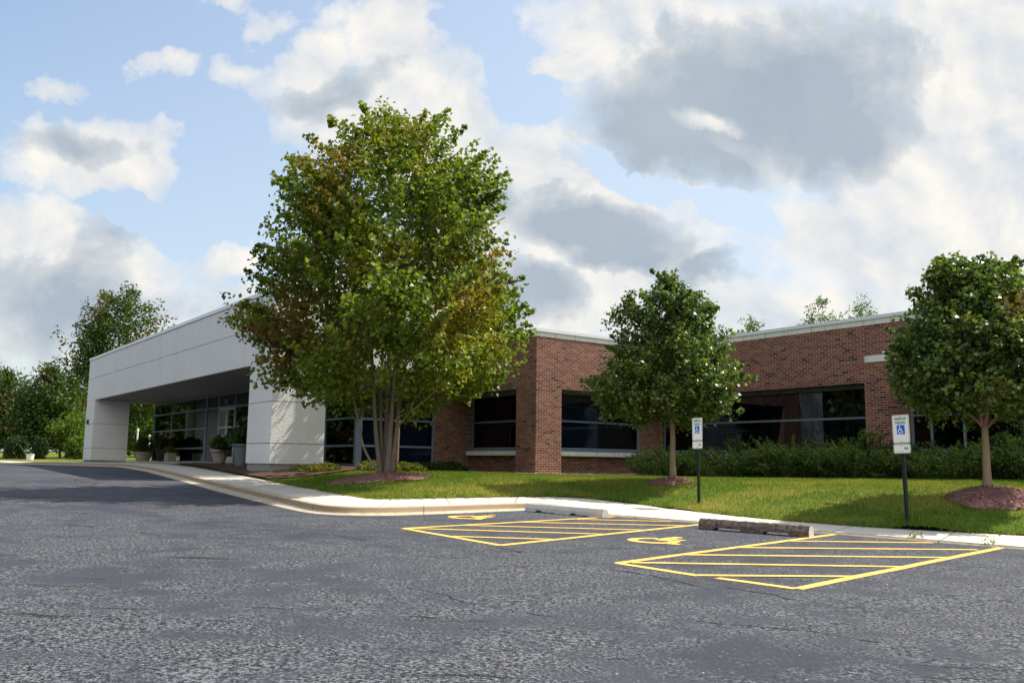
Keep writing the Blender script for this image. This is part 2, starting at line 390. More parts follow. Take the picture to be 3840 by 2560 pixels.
# lawn surface: radial basis through spot heights
spots = [(-25.3, 9.95, .79), (-25.3, 11.67, .88), (-18.4, 9.95, .815), (-26.5, 13.4, .95), (-26.6, 16, .93), (-21.6, 16.8, .80), (-22.6, 19.5, .80), (-24.5, 17.5, .78), (-14.2, 14.9, .80),
         (-16.4, 18.3, .78), (-10.4, 18.3, .86), (-7.55, 15.4, .70), (-12, 13.3, .40), (-7.65, 13.2, .35), (-10, 15.2, .72), (-18, 14, .80), (-16.3, 10.2, .70), (-5, 18, .85), (0, 20, .9), (-2, 16, .55), (-12, 22, .85), (-20, 22, .82),
         (-28.5, 11.8, .95), (-32, 12.2, .98), (-36, 12.2, .99), (-30.5, 11, .93), (-40, 13, .99), (-46, 13, .99), (-52, 12, 1.0), (-60, 12, 1.04), (-66, 14, 1.08), (-60, 25, 1.09), (-75, 14, 1.1), (-85, 22, 1.3), (-105, 30, 2.0), (-130, 60, 2.5),
         (-80, 40, 1.2), (-55, 40, 1.05), (-30, 50, 1), (0, 50, 1), (40, 40, 1), (40, 100, 1.2), (-60, 120, 2), (-200, 120, 3), (-200, 0, 2), (-120, 10, 1.6)]
ei = list(range(0, len(SL), 3))
CP = np.array(spots + [(BACK[i, 0], BACK[i, 1], BACKZ[i] + .012) for i in ei])
def _phi(r): return r
_D = np.linalg.norm(CP[:, None, :2] - CP[None, :, :2], axis=2)
_n = len(CP); _A = np.zeros((_n + 1, _n + 1)); _A[:_n, :_n] = _phi(_D) - 1e-3 * np.eye(_n); _A[:_n, _n] = 1; _A[_n, :_n] = 1
_W = np.linalg.solve(_A, np.concatenate([CP[:, 2], [0]]))
def lawn_z(x, y):
    x = np.atleast_1d(np.asarray(x, float)); y = np.atleast_1d(np.asarray(y, float)); out = np.empty(len(x))
    for i in range(0, len(x), 20000):
        r = np.hypot(x[i:i + 20000, None] - CP[None, :, 0], y[i:i + 20000, None] - CP[None, :, 1]); out[i:i + 20000] = _phi(r) @ _W[:_n] + _W[_n]
    return out
def lz(x, y): return float(lawn_z(x, y)[0])

# asphalt: one sheet
def grid_axis(lo, hi, near_lo, near_hi, step, far):
    a = list(np.arange(near_lo, near_hi + 1e-6, step)); l = [near_lo]
    while l[-1] > lo: l.append(l[-1] - max(step, (near_lo - l[-1]) * .5 + far * .1))
    r = [near_hi]
    while r[-1] < hi: r.append(r[-1] + max(step, (r[-1] - near_hi) * .5 + far * .1))
    return np.array(sorted(set(l[1:])) + a + r[1:])
gx = grid_axis(-500, 500, -60, 30, 1.0, 20); gy = grid_axis(-600, 40, -20, 15, 1.0, 20); gy = gy[gy < 16]
XX, YY = np.meshgrid(gx, gy); ZZ = asph(XX, YY)
nx = len(gx); ny = len(gy)
idx = np.arange(nx * ny).reshape(ny, nx)
fa = np.stack([idx[:-1, :-1], idx[:-1, 1:], idx[1:, 1:], idx[1:, :-1]], -1).reshape(-1, 4)
tag(link('parking_lot', np_mesh('parking_lot', np.stack([XX.ravel(), YY.ravel(), ZZ.ravel()], 1), fa), M['asphalt']), 'worn grey asphalt of the parking lot', 'asphalt', kind='structure')

# curb with gutter
def strip(name, rows, mat, vs=None, kind='structure'):
    rows = [np.asarray(r) for r in rows]; n = len(rows[0]); k = len(rows)
    V = np.concatenate(rows); f = []
    for j in range(k - 1):
        a = np.arange(n - 1) + j * n; f.append(np.stack([a, a + 1, a + 1 + n, a + n], 1))
    f = np.concatenate(f); me = np_mesh(name, V, f); uv = me.uv_layers.new(name='UVMap')
    su = np.tile(SL[:n], k); sv = np.repeat(np.arange(k) * .5, n); L = f.ravel()
    uv.data.foreach_set('uv', np.stack([su[L], sv[L]], 1).astype(np.float32).ravel())
    o = link(name, me, mat); return o
def off(d, z): P = GUT + NORM * d; return np.stack([P[:, 0], P[:, 1], z], 1)
za = asph(GUT[:, 0], GUT[:, 1]); gwid = np.clip(CH / .125, .15, 1)
c_rows = [off(0, za - .05), off(0, za + .006), off(.02, za + .008)]
for d, hh in ((.27, .012), (.285, .03), (.300, .70), (.312, .90), (.335, .985), (.36, 1.0), (.48, 1.0)):
    P = GUT + NORM * (d * gwid)[:, None]
    z = za + (hh if hh < .05 else CH * hh) if hh < .05 else za + np.maximum(CH * hh, .011)
    c_rows.append(np.stack([P[:, 0], P[:, 1], z + .002], 1))
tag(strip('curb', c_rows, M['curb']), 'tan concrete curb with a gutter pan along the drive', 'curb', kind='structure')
w_rows = []
P0 = GUT + NORM * (.48 * gwid)[:, None]
for t in np.linspace(0, 1, 7):
    P = P0 * (1 - t) + BACK * t; z = (np.maximum(za + CH, za + .011) + .002) * (1 - t) + BACKZ * t
    w_rows.append(np.stack([P[:, 0], P[:, 1], z], 1))
w_rows.append(np.stack([BACK[:, 0], BACK[:, 1], BACKZ - .2], 1))
tag(strip('sidewalk', w_rows, M['walk']), 'pale concrete sidewalk curving along the lawn', 'sidewalk', kind='structure')
# entrance plaza under the canopy
pm = [i for i in range(len(SL)) if -51.5 < BACK[i, 0] < -37.9]
pr = [np.array([(BACK[i, 0], BACK[i, 1] - .02, BACKZ[i] + .003) for i in pm]), np.array([(BACK[i, 0], 12.0, 1.0) for i in pm]), np.array([(BACK[i, 0], 13.6, 1.005) for i in pm])]
tag(strip('plaza', pr, M['walk']), 'concrete entrance plaza under the canopy', 'paving', kind='structure')
mb = MB(); mb.box(-38.0, -33.5, 11.6, 13.6, .7, 1.0)
tag(mb.build('plaza', M['walk']), 'concrete landing in front of the glass doors', 'paving', kind='structure')

# lawn: one sheet from the walk to the horizon
poly = [tuple(p) for p in BACK] + [(500, 17), (500, 700), (-700, 700), (-700, -40), (-300, -25)]
inner = [(x + random.uniform(-.1, .1), y + random.uniform(-.1, .1)) for x in np.arange(-40, 2, .8) for y in np.arange(8, 24, .8)] + [(x, y) for x in np.arange(-140, 60, 6) for y in np.arange(0, 120, 6)]
def inside(x, y, P):
    c = False; j = len(P) - 1
    for i in range(len(P)):
        if (P[i][1] > y) != (P[j][1] > y) and x < (P[j][0] - P[i][0]) * (y - P[i][1]) / (P[j][1] - P[i][1]) + P[i][0]: c = not c
        j = i
    return c
inner = [p for p in inner if inside(p[0], p[1], poly)]
co = [Vector(p) for p in poly + inner]; ed = [(i, (i + 1) % len(poly)) for i in range(len(poly))]
vo, _, fo, *_ = delaunay_2d_cdt(co, ed, [], 1, 1e-4)
vx = np.array([v[0] for v in vo]); vy = np.array([v[1] for v in vo]); vz = lawn_z(vx, vy); far = np.hypot(vx, vy) > 250; vz[far] = np.clip(vz[far], 1, 3)
me = bpy.data.meshes.new('lawn'); me.from_pydata(list(zip(vx, vy, vz)), [], [tuple(f) for f in fo]); me.update()
tag(link('lawn', me, M['lawn']), 'green lawn rising from the sidewalk to the building', 'lawn', kind='structure')
me.polygons.foreach_set('use_smooth', [True] * len(me.polygons))

# ------------------------------------------------------------------ building
BL = thing('office_building', 'low brick office building with white entrance canopy and dark glass', 'building')
XB, YB, YC, XD, YE = -21.62, 16.79, 22.27, -26.55, 13.31
ZB, ZS, ZT, ZW0, ZW1 = .4, 3.435, 5.005, 1.53, 1.39   # base, soffit, brick top, sill top, sill bottom
bw = MB()
# upper wall band (outer plane), thickness .3, running D -> B -> C -> right end
bw.box(XD, XB, YB, YB + .35, ZS, ZT)                    # left facing part between the glass bay and the corner
bw.box(XB - .35, XB, YB + .35, YC + .35, ZS, ZT)        # around the corner
bw.box(XB, 8.0, YC, YC + .35, ZS, ZT)                   # right wing
# recessed spandrels and jambs (1 m behind)
bw.box(XD, XB - .9, YB + 1.0, YB + 1.3, ZB, ZW1)        # below left facing window
bw.box(XB - 1.3, XB - 1.0, YB + 1.3, YC + 1.3, ZB, ZW1) # below corner side window
bw.box(XB - 1.0, 8.0, YC + 1.0, YC + 1.3, ZB, ZW1)      # below right wing windows
bw.box(XB - 1.3, XB - 1.0, 22.05, YC + 1.3, ZW1, ZS)    # brick beside the side window
bw.box(XD - .3, XD, 16.2, YB + 1.3, ZB, ZT)             # return wall beside the glass bay
bw.box(-60, XD - .3, YE + 3.4, YE + 3.7, 4.0, ZT)       # wall behind the canopy roof
bw.build('brick_wall', M['brick'], BL)
pb = MB(); pb.box(XB - 1.0, XB + .004, YB - .004, YB + 1.0, ZB, ZS); pb.build('brick_pier', M['brick'], BL)
for x0 in (-14.08, -6.9, .3):
    pb = MB(); pb.box(x0, x0 + .74, YC - .004, YC + 1.0, ZB, ZS); pb.build('brick_pier', M['brick'], BL)
# coping: metal cap over a precast band
def ring(mb, z0, z1, o, i):
    mb.box(XD - .3, XB + o, YB - o, YB + .35 + i, z0, z1)
    mb.box(XB - .35 - i, XB + o, YB + .35 + i, YC - o, z0, z1)
    mb.box(XB - .35 - i, 8.0 + o, YC - o, YC + .35 + i, z0, z1)
cb = MB(); ring(cb, ZT, ZT + .15, .012, .0); cb.build('precast_band', M['precast'], BL)
cb = MB(); ring(cb, ZT + .15, ZT + .245, .05, .02); cb.build('coping', M['cap'], BL)
cb = MB(); cb.box(-14.05, 8.0, YC - .03, YC + .1, 3.98, 4.16); cb.build('precast_band', M['precast'], BL)
rb = MB()
rb.box(XD - .3, XB - .3, YB + .3, 60, 4.75, 4.85); rb.box(XB - .3, 8.0, YC + .3, 60, 4.75, 4.85); rb.box(-51, XD - .3, YE + 3.7, 60, 4.75, 4.85)
rb.build('roof', M['roof'], BL)
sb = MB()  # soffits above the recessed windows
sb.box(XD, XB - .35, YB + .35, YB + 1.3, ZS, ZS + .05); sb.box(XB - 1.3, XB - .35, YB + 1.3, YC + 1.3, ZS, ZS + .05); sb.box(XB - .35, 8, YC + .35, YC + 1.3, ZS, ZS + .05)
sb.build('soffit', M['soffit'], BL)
# dark rooms behind the glass
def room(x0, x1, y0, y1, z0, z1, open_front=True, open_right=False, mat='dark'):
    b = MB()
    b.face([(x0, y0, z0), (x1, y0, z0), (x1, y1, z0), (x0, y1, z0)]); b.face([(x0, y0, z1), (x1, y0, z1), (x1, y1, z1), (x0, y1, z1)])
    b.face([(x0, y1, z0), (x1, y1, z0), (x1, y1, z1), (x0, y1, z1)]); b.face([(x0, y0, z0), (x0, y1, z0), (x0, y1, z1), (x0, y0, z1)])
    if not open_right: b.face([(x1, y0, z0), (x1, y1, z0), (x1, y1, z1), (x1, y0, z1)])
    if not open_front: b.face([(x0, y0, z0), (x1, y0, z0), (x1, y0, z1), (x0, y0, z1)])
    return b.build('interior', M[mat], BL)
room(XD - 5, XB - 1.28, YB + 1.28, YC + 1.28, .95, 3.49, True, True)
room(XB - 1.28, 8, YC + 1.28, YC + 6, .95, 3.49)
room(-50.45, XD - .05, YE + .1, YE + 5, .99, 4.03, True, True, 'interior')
def window(plane, fixed, a0, a1, z0, z1, verts, hors, ft=.06, name='window', blinds=True, mat='frame', sill=True, blind_gap=()):
    """plane 'y' faces -Y at y = fixed spanning x a0..a1, plane 'x' faces +X at x = fixed spanning y a0..a1"""
    def bx(mb, u0, u1, d0, d1, zz0, zz1):       # d measured outwards
        if plane == 'y': mb.box(u0, u1, fixed - d1, fixed - d0, zz0, zz1)
        else: mb.box(fixed + d0, fixed + d1, u0, u1, zz0, zz1)
    g = MB(); bx(g, a0 + ft * .5, a1 - ft * .5, -.012, -.004, z0 + ft * .5, z1 - ft * .5)
    w = g.build(name, M['glass'], BL)
    f = MB(); e = .002
    bx(f, a0, a0 + ft, -.05, .03, z0, z1); bx(f, a1 - ft, a1, -.05, .03, z0, z1)
    bx(f, a0 + ft, a1 - ft, -.05, .03 - e, z0, z0 + ft); bx(f, a0 + ft, a1 - ft, -.05, .03 - e, z1 - ft, z1)
    for v in verts: bx(f, v - ft * .5, v + ft * .5, -.05, .03 - 2 * e, z0 + ft, z1 - ft)
    for h in hors: bx(f, a0 + ft, a1 - ft, -.05, .034, h - ft * .5, h + ft * .5)
    f.build('frame', M[mat], w)
    if sill:
        s = MB(); bx(s, a0, a1, .0, .28, ZW1, ZW1 + .14); s.build('sill', M['precast'], w)
        s = MB(); bx(s, a0, a1, .0, .20, ZW1 + .14, z0); s.build('flashing', M['sillm'], w)
    if blinds:
        b = MB(); u = a0 + .1
        while u < a1 - .05:
            k = any(p <= u <= q for p, q in blind_gap)
            if k and b.f: b.build('blinds', M['blind'], w); b = MB()
            if not k:
                an = R_(38 + random.uniform(-6, 6)); hw = .045
                du, dd = math.cos(an) * hw, math.sin(an) * hw
                def P(su, z):
                    uu, d = u + su * du, -.22 + su * dd
                    return (uu, fixed - d, z) if plane == 'y' else (fixed + d, uu, z)
                b.face([P(-1, z0 + .1), P(1, z0 + .1), P(1, z1 - .05), P(-1, z1 - .05)])
            u += .085
        if b.f: b.build('blinds', M['blind'], w)
    return w
window('y', YB + 1.0, XD + .02, XB - 1.0, 1.60, ZS, [], [2.52], blind_gap=[(-24.6, -22.7)])
window('x', XB - 1.0, YB + 1.0, 22.05, 1.60, ZS, [], [2.51], blind_gap=[(17.7, 18.7), (20.4, 22)])
window('y', YC + 1.0, XB - .95, -14.08, 1.60, ZS, [], [2.55], blind_gap=[(-21.9, -19.5)])
window('y', YC + 1.0, -13.34, -6.9, 1.60, ZS, [-12.78, -11.9, -10.4, -8.6], [2.56], blind_gap=[(-13.3, -11)])
window('y', YC + 1.0, -6.16, .3, 1.60, ZS, [-4, -2], [2.56])
window('y', YC + 1.0, 1.04, 8, 1.60, ZS, [3, 5.5], [2.56])
# glazed bay: faces left front and side
window('x', XD, YE + .1, 16.2, .98, 4.0, [], [1.63, 2.50, 3.38], ft=.07, sill=False)
window('y', YE, -38.0, XD - .06, .98, 4.0, [-35.6, -33.2, -30.8, -28.9], [1.63, 2.53, 3.38], ft=.07, sill=False)
cp = MB(); cp.box(XD - .06, XD + .07, YE - .07, YE + .1, .9, 4.0); cp.build('corner_post', M['frame'], BL)
bb = MB(); bb.box(XD - .3, XD + .02, YE - .02, 16.2, 4.0, ZT); bb.build('bay_fascia', M['panel'], BL)
bb = MB(); bb.box(XD - .3, XD + .07, YE + .1, 16.2, .5, .98); bb.box(-50.5, -40.3, YE - .02, YE + .1, .5, 1.0); bb.box(-37.9, XD + .07, YE - .03, YE + .1, .5, .98); bb.build('bay_curb', M['foot'], BL)
# entrance glazing and doors
window('y', YE, -50.5, -41.85, .98, 4.0, [-47.3], [1.64, 2.55, 3.41], ft=.07, sill=False, blind_gap=[(-50.5, -47.3)])
window('y', YE + .02, -41.85, -40.2, .98, 4.0, [], [3.41], ft=.06, sill=False, blinds=False)
window('y', YE + .04, -40.2, -38.0, 3.42, 4.0, [], [], ft=.05, sill=False, blinds=False)
for x0, x1, hs in ((-40.15, -39.12, 1), (-39.10, -38.07, -1)):
    d = MB(); d.box(x0 + .05, x1 - .05, YE + .03, YE + .04, 1.2, 3.3); dr = d.build('door', M['glass'], BL)
    f = MB()
    f.box(x0, x0 + .09, YE, YE + .06, 1.0, 3.38); f.box(x1 - .09, x1, YE, YE + .06, 1.0, 3.38)
    f.box(x0 + .09, x1 - .09, YE + .002, YE + .06, 1.0, 1.25); f.box(x0 + .09, x1 - .09, YE + .002, YE + .06, 3.26, 3.38); f.box(x0 + .09, x1 - .09, YE + .002, YE + .06, 2.48, 2.56)
    f.build('frame', M['doorframe'], dr)
    hx = x1 - .14 if hs > 0 else x0 + .14
    h = MB(); h.tube([(hx, YE + .0, 1.75), (hx, YE - .07, 1.8), (hx, YE - .07, 2.2), (hx, YE, 2.25)], .016, 8); h.build('handle', M['doorframe'], dr)
hb = MB(); hb.box(-40.2, -38.0, YE - .03, YE + .05, 3.38, 3.46); hb.build('door_header', M['frame'], BL)

def text_mesh(body, size, thick=0.0, extrude=.002):
    cu = bpy.data.curves.new('lettering', 'FONT'); cu.body = body; cu.size = size; cu.align_x = 'CENTER'; cu.align_y = 'CENTER'; cu.extrude = extrude; cu.offset = thick
    o = bpy.data.objects.new('lettering_tmp', cu); COL.objects.link(o); bpy.context.view_layer.update()
    me = bpy.data.meshes.new_from_object(o.evaluated_get(bpy.context.evaluated_depsgraph_get())); bpy.data.objects.remove(o)
    return me
nm = link('street_number', text_mesh('205', .26, .004), M['terracotta'], BL); nm.location = (-39.13, YE - .035, 3.62); nm.rotation_euler = (R_(90), 0, 0)

# white canopy
Yp, Yb, XR, XRi, XLi, XL = 9.94, 11.62, -25.33, -27.25, -48.88, -50.72
ZC0, ZC1, ZCT, ZPM = 1.01, 4.02, 6.12, 5.14
cn = MB()
def panel(x0, x1, y0, y1, z0, z1): cn.box(x0, x1, y0, y1, z0, z1)
g = .018
js = [XL] + [-47.4 + 2.45 * i for i in range(9)] + [XR]; js = sorted(set(round(j, 2) for j in js))
zs = [ZC1, ZPM, ZCT]
core = MB(); core.box(XL + .02, XR - .02, Yp + .02, YE + 3.5, ZC1 + .02, ZCT - .02); core.box(XRi + .02, XR - .02, Yp + .02, Yb - .02, ZC0 + .02, ZC1 + .02); core.box(XL + .02, XLi - .02, Yp + .02, Yb - .02, ZC0, ZC1 + .02)
CAN = core.build('canopy', M['joint'], BL)
for a, b in zip(js[:-1], js[1:]):
    for z0, z1 in zip(zs[:-1], zs[1:]): cn.box(a + g / 2, b - g / 2, Yp, Yp + .1, z0 + (g / 2 if z0 > ZC1 else 0), z1 - g / 2)
zc = [ZC0, 1.61, 2.83, ZC1]
for x0, x1 in ((XRi, XR), (XL, XLi)):
    for z0, z1 in zip(zc[:-1], zc[1:]):
        cn.box(x0, x1, Yp, Yp + .1, z0 + g / 2, z1 - g / 2)
        cn.box(x1 - .1, x1, Yp + .1, Yb, z0 + g / 2, z1 - g / 2); cn.box(x0, x0 + .1, Yp + .1, Yb, z0 + g / 2, z1 - g / 2); cn.box(x0 + .1, x1 - .1, Yb - .1, Yb, z0 + g / 2, z1 - g / 2)
ys = [Yp + .1, Yb, YE + 2.2]
for a, b in zip(ys[:-1], ys[1:]):
    for z0, z1 in zip(zs[:-1], zs[1:]):
        for x0 in (XR - .1, XL): cn.box(x0, x0 + .1, a + g / 2 * (a > Yp + .2), b - g / 2, z0 + (g / 2 if z0 > ZC1 else 0), z1 - g / 2)
cn.build('panel', M['panel'], CAN)
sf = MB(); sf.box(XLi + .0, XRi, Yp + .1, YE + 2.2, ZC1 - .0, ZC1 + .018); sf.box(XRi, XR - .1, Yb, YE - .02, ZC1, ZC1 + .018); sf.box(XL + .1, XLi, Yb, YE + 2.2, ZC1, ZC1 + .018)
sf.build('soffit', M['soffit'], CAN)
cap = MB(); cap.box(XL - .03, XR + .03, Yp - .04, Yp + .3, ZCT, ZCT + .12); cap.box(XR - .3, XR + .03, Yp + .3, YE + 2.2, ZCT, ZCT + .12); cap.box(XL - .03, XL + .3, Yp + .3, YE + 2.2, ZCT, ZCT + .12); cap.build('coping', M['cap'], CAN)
ft = MB(); ft.box(XRi + .03, XR - .04, Yp + .04, Yb - .04, .3, ZC0); ft.build('footing', M['foot'], CAN)
ft = MB(); ft.box(XL + .04, XLi - .04, Yp + .04, Yb - .04, .3, ZC0); ft.build('footing', M['foot'], CAN)
lm = MB(); lm.box(-50.05, -49.9, Yp - .09, Yp, 2.82, 3.05); lm.build('wall_lamp', M['black'], CAN)

# ------------------------------------------------------------------ foliage
def leaf_quads(C, D, N, length, width, fold=.25):
    """C centres, D leaf directions, N normals; returns verts, faces of folded diamonds"""
    S = np.cross(D, N); S /= np.linalg.norm(S, axis=1, keepdims=True) + 1e-9; N2 = np.cross(S, D)
    L = length[:, None]; W = width[:, None]
    b = C - D * L * .5; t = C + D * L * .5; l = C - S * W * .5 + N2 * W * fold - D * L * .06; r = C + S * W * .5 + N2 * W * fold - D * L * .06
    V = np.stack([b, r, t, l], 1).reshape(-1, 3); i = np.arange(len(C))[:, None] * 4 + np.arange(4)[None]
    return V, i
def unit(a): return a / (np.linalg.norm(a, axis=1, keepdims=True) + 1e-9)
def rvec(n): return unit(rng.normal(size=(n, 3)))
def crown(name, prof, n_cl, per, leaf, mat, parent, rt=None, spray=(.45, .12), holes=.0, hole_scale=.8, inner=.45, droop=.0, seed=0, lean=(0, 0), leaf_w=.75, updir=.55, deep=1.0, spires=(), lobes=0, lobe_r=.7, fill=.38, back=None, tips=0, tip_len=.6):
    """prof: list of (z, r_left, r_right) in metres above the base; left / right along rt"""
    rt = np.array(rt if rt is not None else (CR[0], CR[1], 0)); rt = rt / np.linalg.norm(rt); fwd = np.array([-rt[1], rt[0], 0])
    zz = np.array([p[0] for p in prof]); rl = np.array([p[1] for p in prof]); rr = np.array([p[2] for p in prof])
    wgt = (rl + rr) ** 1.5 + .02; zs_ = np.linspace(zz[0], zz[-1], 200); cw = np.cumsum(np.interp(zs_, zz, wgt)); cw /= cw[-1]
    cl = []
    tries = 0
    lob = []
    def edge(z, c, s):
        L, Rr = np.interp(z, zz, rl), np.interp(z, zz, rr); k = Rr if c > 0 else L; dp = (L + Rr) / 2 * (deep if s < 0 or back is None else back)
        return 1 / math.sqrt((c / max(k, .02)) ** 2 + (s / max(dp, .02)) ** 2)
    for q in range(lobes):               # foliage masses carried by single boughs, with gaps between them
        z = float(np.interp((q + rng.random()) / lobes, cw, zs_)); th = q * 2.39996 + rng.normal() * .3; c, s = math.cos(th), math.sin(th)
        e = edge(z, c, s); rho = (.97 if q % 3 else .45) * rng.uniform(.85, 1.06); rr_ = max(0, e * rho - lobe_r * .7 * (q % 3 > 0))
        lob.append((rt * c * rr_ + fwd * s * rr_, z, rt * c + fwd * s, lobe_r * rng.uniform(.7, 1.25) * min(1, .25 + e / (lobe_r * 3.2)), rho))
    for q in range(int(n_cl * (1 - fill)) if lobes else 0):
        P_, z, o_, r_, rho = lob[int(rng.integers(lobes))]
        g3 = rng.normal(size=3); g3 /= np.linalg.norm(g3); k = r_ * rng.random() ** .45
        off_ = g3 * k * np.array([1, 1, .62]); off_ = off_ + np.array([*o_[:2], .35]) * max(0, float(g3[:2] @ o_[:2])) * k * .55
        x, y, z_ = P_[0] + off_[0], P_[1] + off_[1], z + off_[2]
        if not zz[0] - .3 < z_ < zz[-1] + .1: continue
        ux, uy = o_[0] * .6 + g3[0] * .6, o_[1] * .6 + g3[1] * .6
        cl.append((x, y, z_, ux, uy, rho))
    while len(cl) < n_cl and tries < n_cl * 8:
        tries += 1
        z = float(np.interp(rng.random(), cw, zs_)); th = rng.random() * 2 * math.pi; c, s = math.cos(th), math.sin(th)
        L, Rr = np.interp(z, zz, rl), np.interp(z, zz, rr); dep = (L + Rr) / 2 * (deep if s < 0 or back is None else back)
        k = Rr if c > 0 else L
        rad = 1 / math.sqrt((c / max(k, .02)) ** 2 + (s / max(dep, .02)) ** 2)
        rho = rng.random() ** inner
        rad *= rho * (1 + .13 * mnoise.noise(Vector((c * 2.2 + seed, s * 2.2, z * 1.3))))
        p = rt * c * rad + fwd * s * rad
        q = Vector((p[0] * hole_scale + seed * 3.1, p[1] * hole_scale, z * hole_scale))
        if holes and mnoise.noise(q) < holes - .5 and rho > .35: continue
        cl.append((p[0], p[1], z, c * rt[0] + s * fwd[0], c * rt[1] + s * fwd[1], rho))
    for q in range(tips):                # long shoots that stand out of the outline
        z = float(np.interp(rng.random(), cw ** .9, zs_)); th = rng.random() * 6.283; c, s = math.cos(th), math.sin(th); e = edge(z, c, s); o_ = rt * c + fwd * s
        up = .35 + .5 * (z - zz[0]) / (zz[-1] - zz[0]); L = tip_len * rng.uniform(.6, 1.3); p0 = o_ * e * .86
        for k in np.linspace(0, 1, max(3, int(L / .16))): cl.append((p0[0] + o_[0] * L * k, p0[1] + o_[1] * L * k, z + L * k * up - .15 * L * k * k, o_[0], o_[1], 9 + k))
    for (a, z0, z1, rad) in spires:      # upright leader shoots that break the outline
        for q in range(int((z1 - z0) / (spray[0] * .28)) + 2):
            f_ = rng.random(); p = rt * (a + rng.normal() * rad * (1 - f_)) + fwd * rng.normal() * rad; cl.append((p[0], p[1], z0 + (z1 - z0) * f_, rng.normal() * .25, rng.normal() * .25, 1))
    cl = np.array(cl); n = len(cl) * per
    base = np.repeat(cl, per, axis=0)
    d = unit(np.stack([base[:, 3], base[:, 4], np.full(n, updir) - droop * (1 - (base[:, 2] - zz[0]) / (zz[-1] - zz[0]))], 1) + np.repeat(rng.normal(size=(len(cl), 3)) * .35, per, axis=0))
    a = (rng.random(n) - .4) * spray[0]
    tipk = np.where(base[:, 5] > 5, .55 - .25 * (base[:, 5] - 9), 1.0); a = a * np.where(base[:, 5] > 5, .4, 1)
    C = base[:, :3] + d * a[:, None] + rng.normal(size=(n, 3)) * spray[1] * ((1.15 - np.clip(a / spray[0], 0, .6)) * tipk)[:, None]
    C[:, 0] += lean[0] * C[:, 2]; C[:, 1] += lean[1] * C[:, 2]
    D = unit(d * .6 + rvec(n) * .9 + np.array([0, 0, -.25])); Nn = unit(rvec(n) + np.array([0, 0, .9]) + d * .3)
    ln = leaf * rng.uniform(.65, 1.25, n); V, F = leaf_quads(C, D, Nn, ln, ln * leaf_w)
    return link(name, np_mesh(name, V, F), mat, parent)

def limb(p0, p1, r0, r1, wob=.06, n=6, bow=0):
    p0, p1 = Vector(p0), Vector(p1); pts = []; rad = []
    for i in range(n):
        t = i / (n - 1); q = p0.lerp(p1, t); q.z += bow * math.sin(t * math.pi)
        if 0 < i < n - 1: q += Vector((random.uniform(-wob, wob), random.uniform(-wob, wob), 0))
        pts.append(q); rad.append(r0 + (r1 - r0) * t)
    return pts, rad

RT = Vector((CR[0], CR[1], 0)).normalized(); FWD = Vector((-RT.y, RT.x, 0))
def V3(a, b, z): return RT * a + FWD * b + Vector((0, 0, z))

# --- the big multi-stemmed maple
TB = (-18.4, 9.95, lz(-18.4, 9.95) + .02)
T = thing('maple_tree', 'tall multi stemmed maple with bronze patches in front of the white canopy', 'tree', TB)
sc = 20.5 / 3381.9 * 3840 / 2352    # metres per photo unit (2352 wide) at the tree
def pr(y, xl, xr, ax=884):
    k = .83 + .07 * min(1, max(0, (y - 560) / 160)) - .10 * min(1, max(0, (480 - y) / 130)); return ((1088 - y) * sc, (ax - xl) * sc * k, (xr - ax) * sc * k)
prof = [pr(940, 850, 1010), pr(912, 740, 1050), pr(890, 640, 1130), pr(850, 590, 1170), pr(800, 560, 1195), pr(750, 535, 1208), pr(700, 556, 1196), pr(650, 560, 1185), pr(600, 578, 1172), pr(550, 590, 1158), pr(500, 596, 1142), pr(440, 600, 1150), pr(400, 640, 1128), pr(360, 690, 1108), pr(320, 712, 1062), pr(285, 765, 1010), pr(255, 815, 955), pr(232, 872, 900)]
crown('crown', prof, 2250, 25, .122, M['maple'], T, spray=(.62, .11), seed=3, droop=.5, deep=1.25, back=1.85, lobes=76, lobe_r=.76, holes=.47, hole_scale=.7, fill=.08, tips=170, tip_len=.62, spires=[((x - 884) * sc, (1088 - y0) * sc, (1088 - y1) * sc, .16) for x, y0, y1 in ((885, 300, 228), (838, 310, 250), (930, 310, 262), (985, 340, 275), (735, 360, 298), (1065, 390, 325), (780, 340, 285), (1125, 440, 372))])  # unseen crown depth stretched so its shadow reaches walk and canopy pier
stems = [([(-.09, 0, 0), (-.22, 0, .9), (-.29, -.05, 1.7), (-.40, -.1, 3.0), (-.70, -.1, 5.0)], .046), ([(-.03, .1, 0), (-.12, .12, .9), (-.15, .15, 1.7), (-.2, .3, 5.0)], .040),
         ([(.0, .12, 0), (.0, .2, .9), (-.01, .22, 1.8), (.02, .25, 6.8)], .075), ([(.07, -.06, 0), (.11, -.08, .9), (.15, -.08, 1.8), (.30, -.1, 5.6)], .060),
         ([(.14, .0, 0), (.235, .0, .9), (.27, .03, 1.5), (.40, .1, 2.6), (.75, .2, 5.0)], .050), ([(.05, .2, 0), (.06, .35, .9), (.1, .6, 2.0), (.1, 1.1, 5.2)], .05)]
def smooth_path(P, n=5):
    P = [Vector(p) for p in P]; out = []
    for i in range(len(P) - 1):
        a, b, c, d = P[max(i - 1, 0)], P[i], P[i + 1], P[min(i + 2, len(P) - 1)]
        for k in range(n):
            t = k / n; out.append(.5 * ((2 * b) + (c - a) * t + (2 * a - 5 * b + 4 * c - d) * t * t + (3 * b - a - 3 * c + d) * t ** 3))
    return out + [P[-1]]
def stem(path, r, mat, name, parent, flare=1.5):
    P = [V3(*q) for q in smooth_path(path)]; n = len(P); m_ = MB()
    m_.tube(P, [r * (1 - .6 * i / n) * (1 + (flare - 1) * math.exp(-i * .9)) for i in range(n)], 10); return m_.build(name, mat, parent, smooth=True)
for path, r in stems: stem(path, r * 1.22, M['bark_grey'], 'trunk', T)
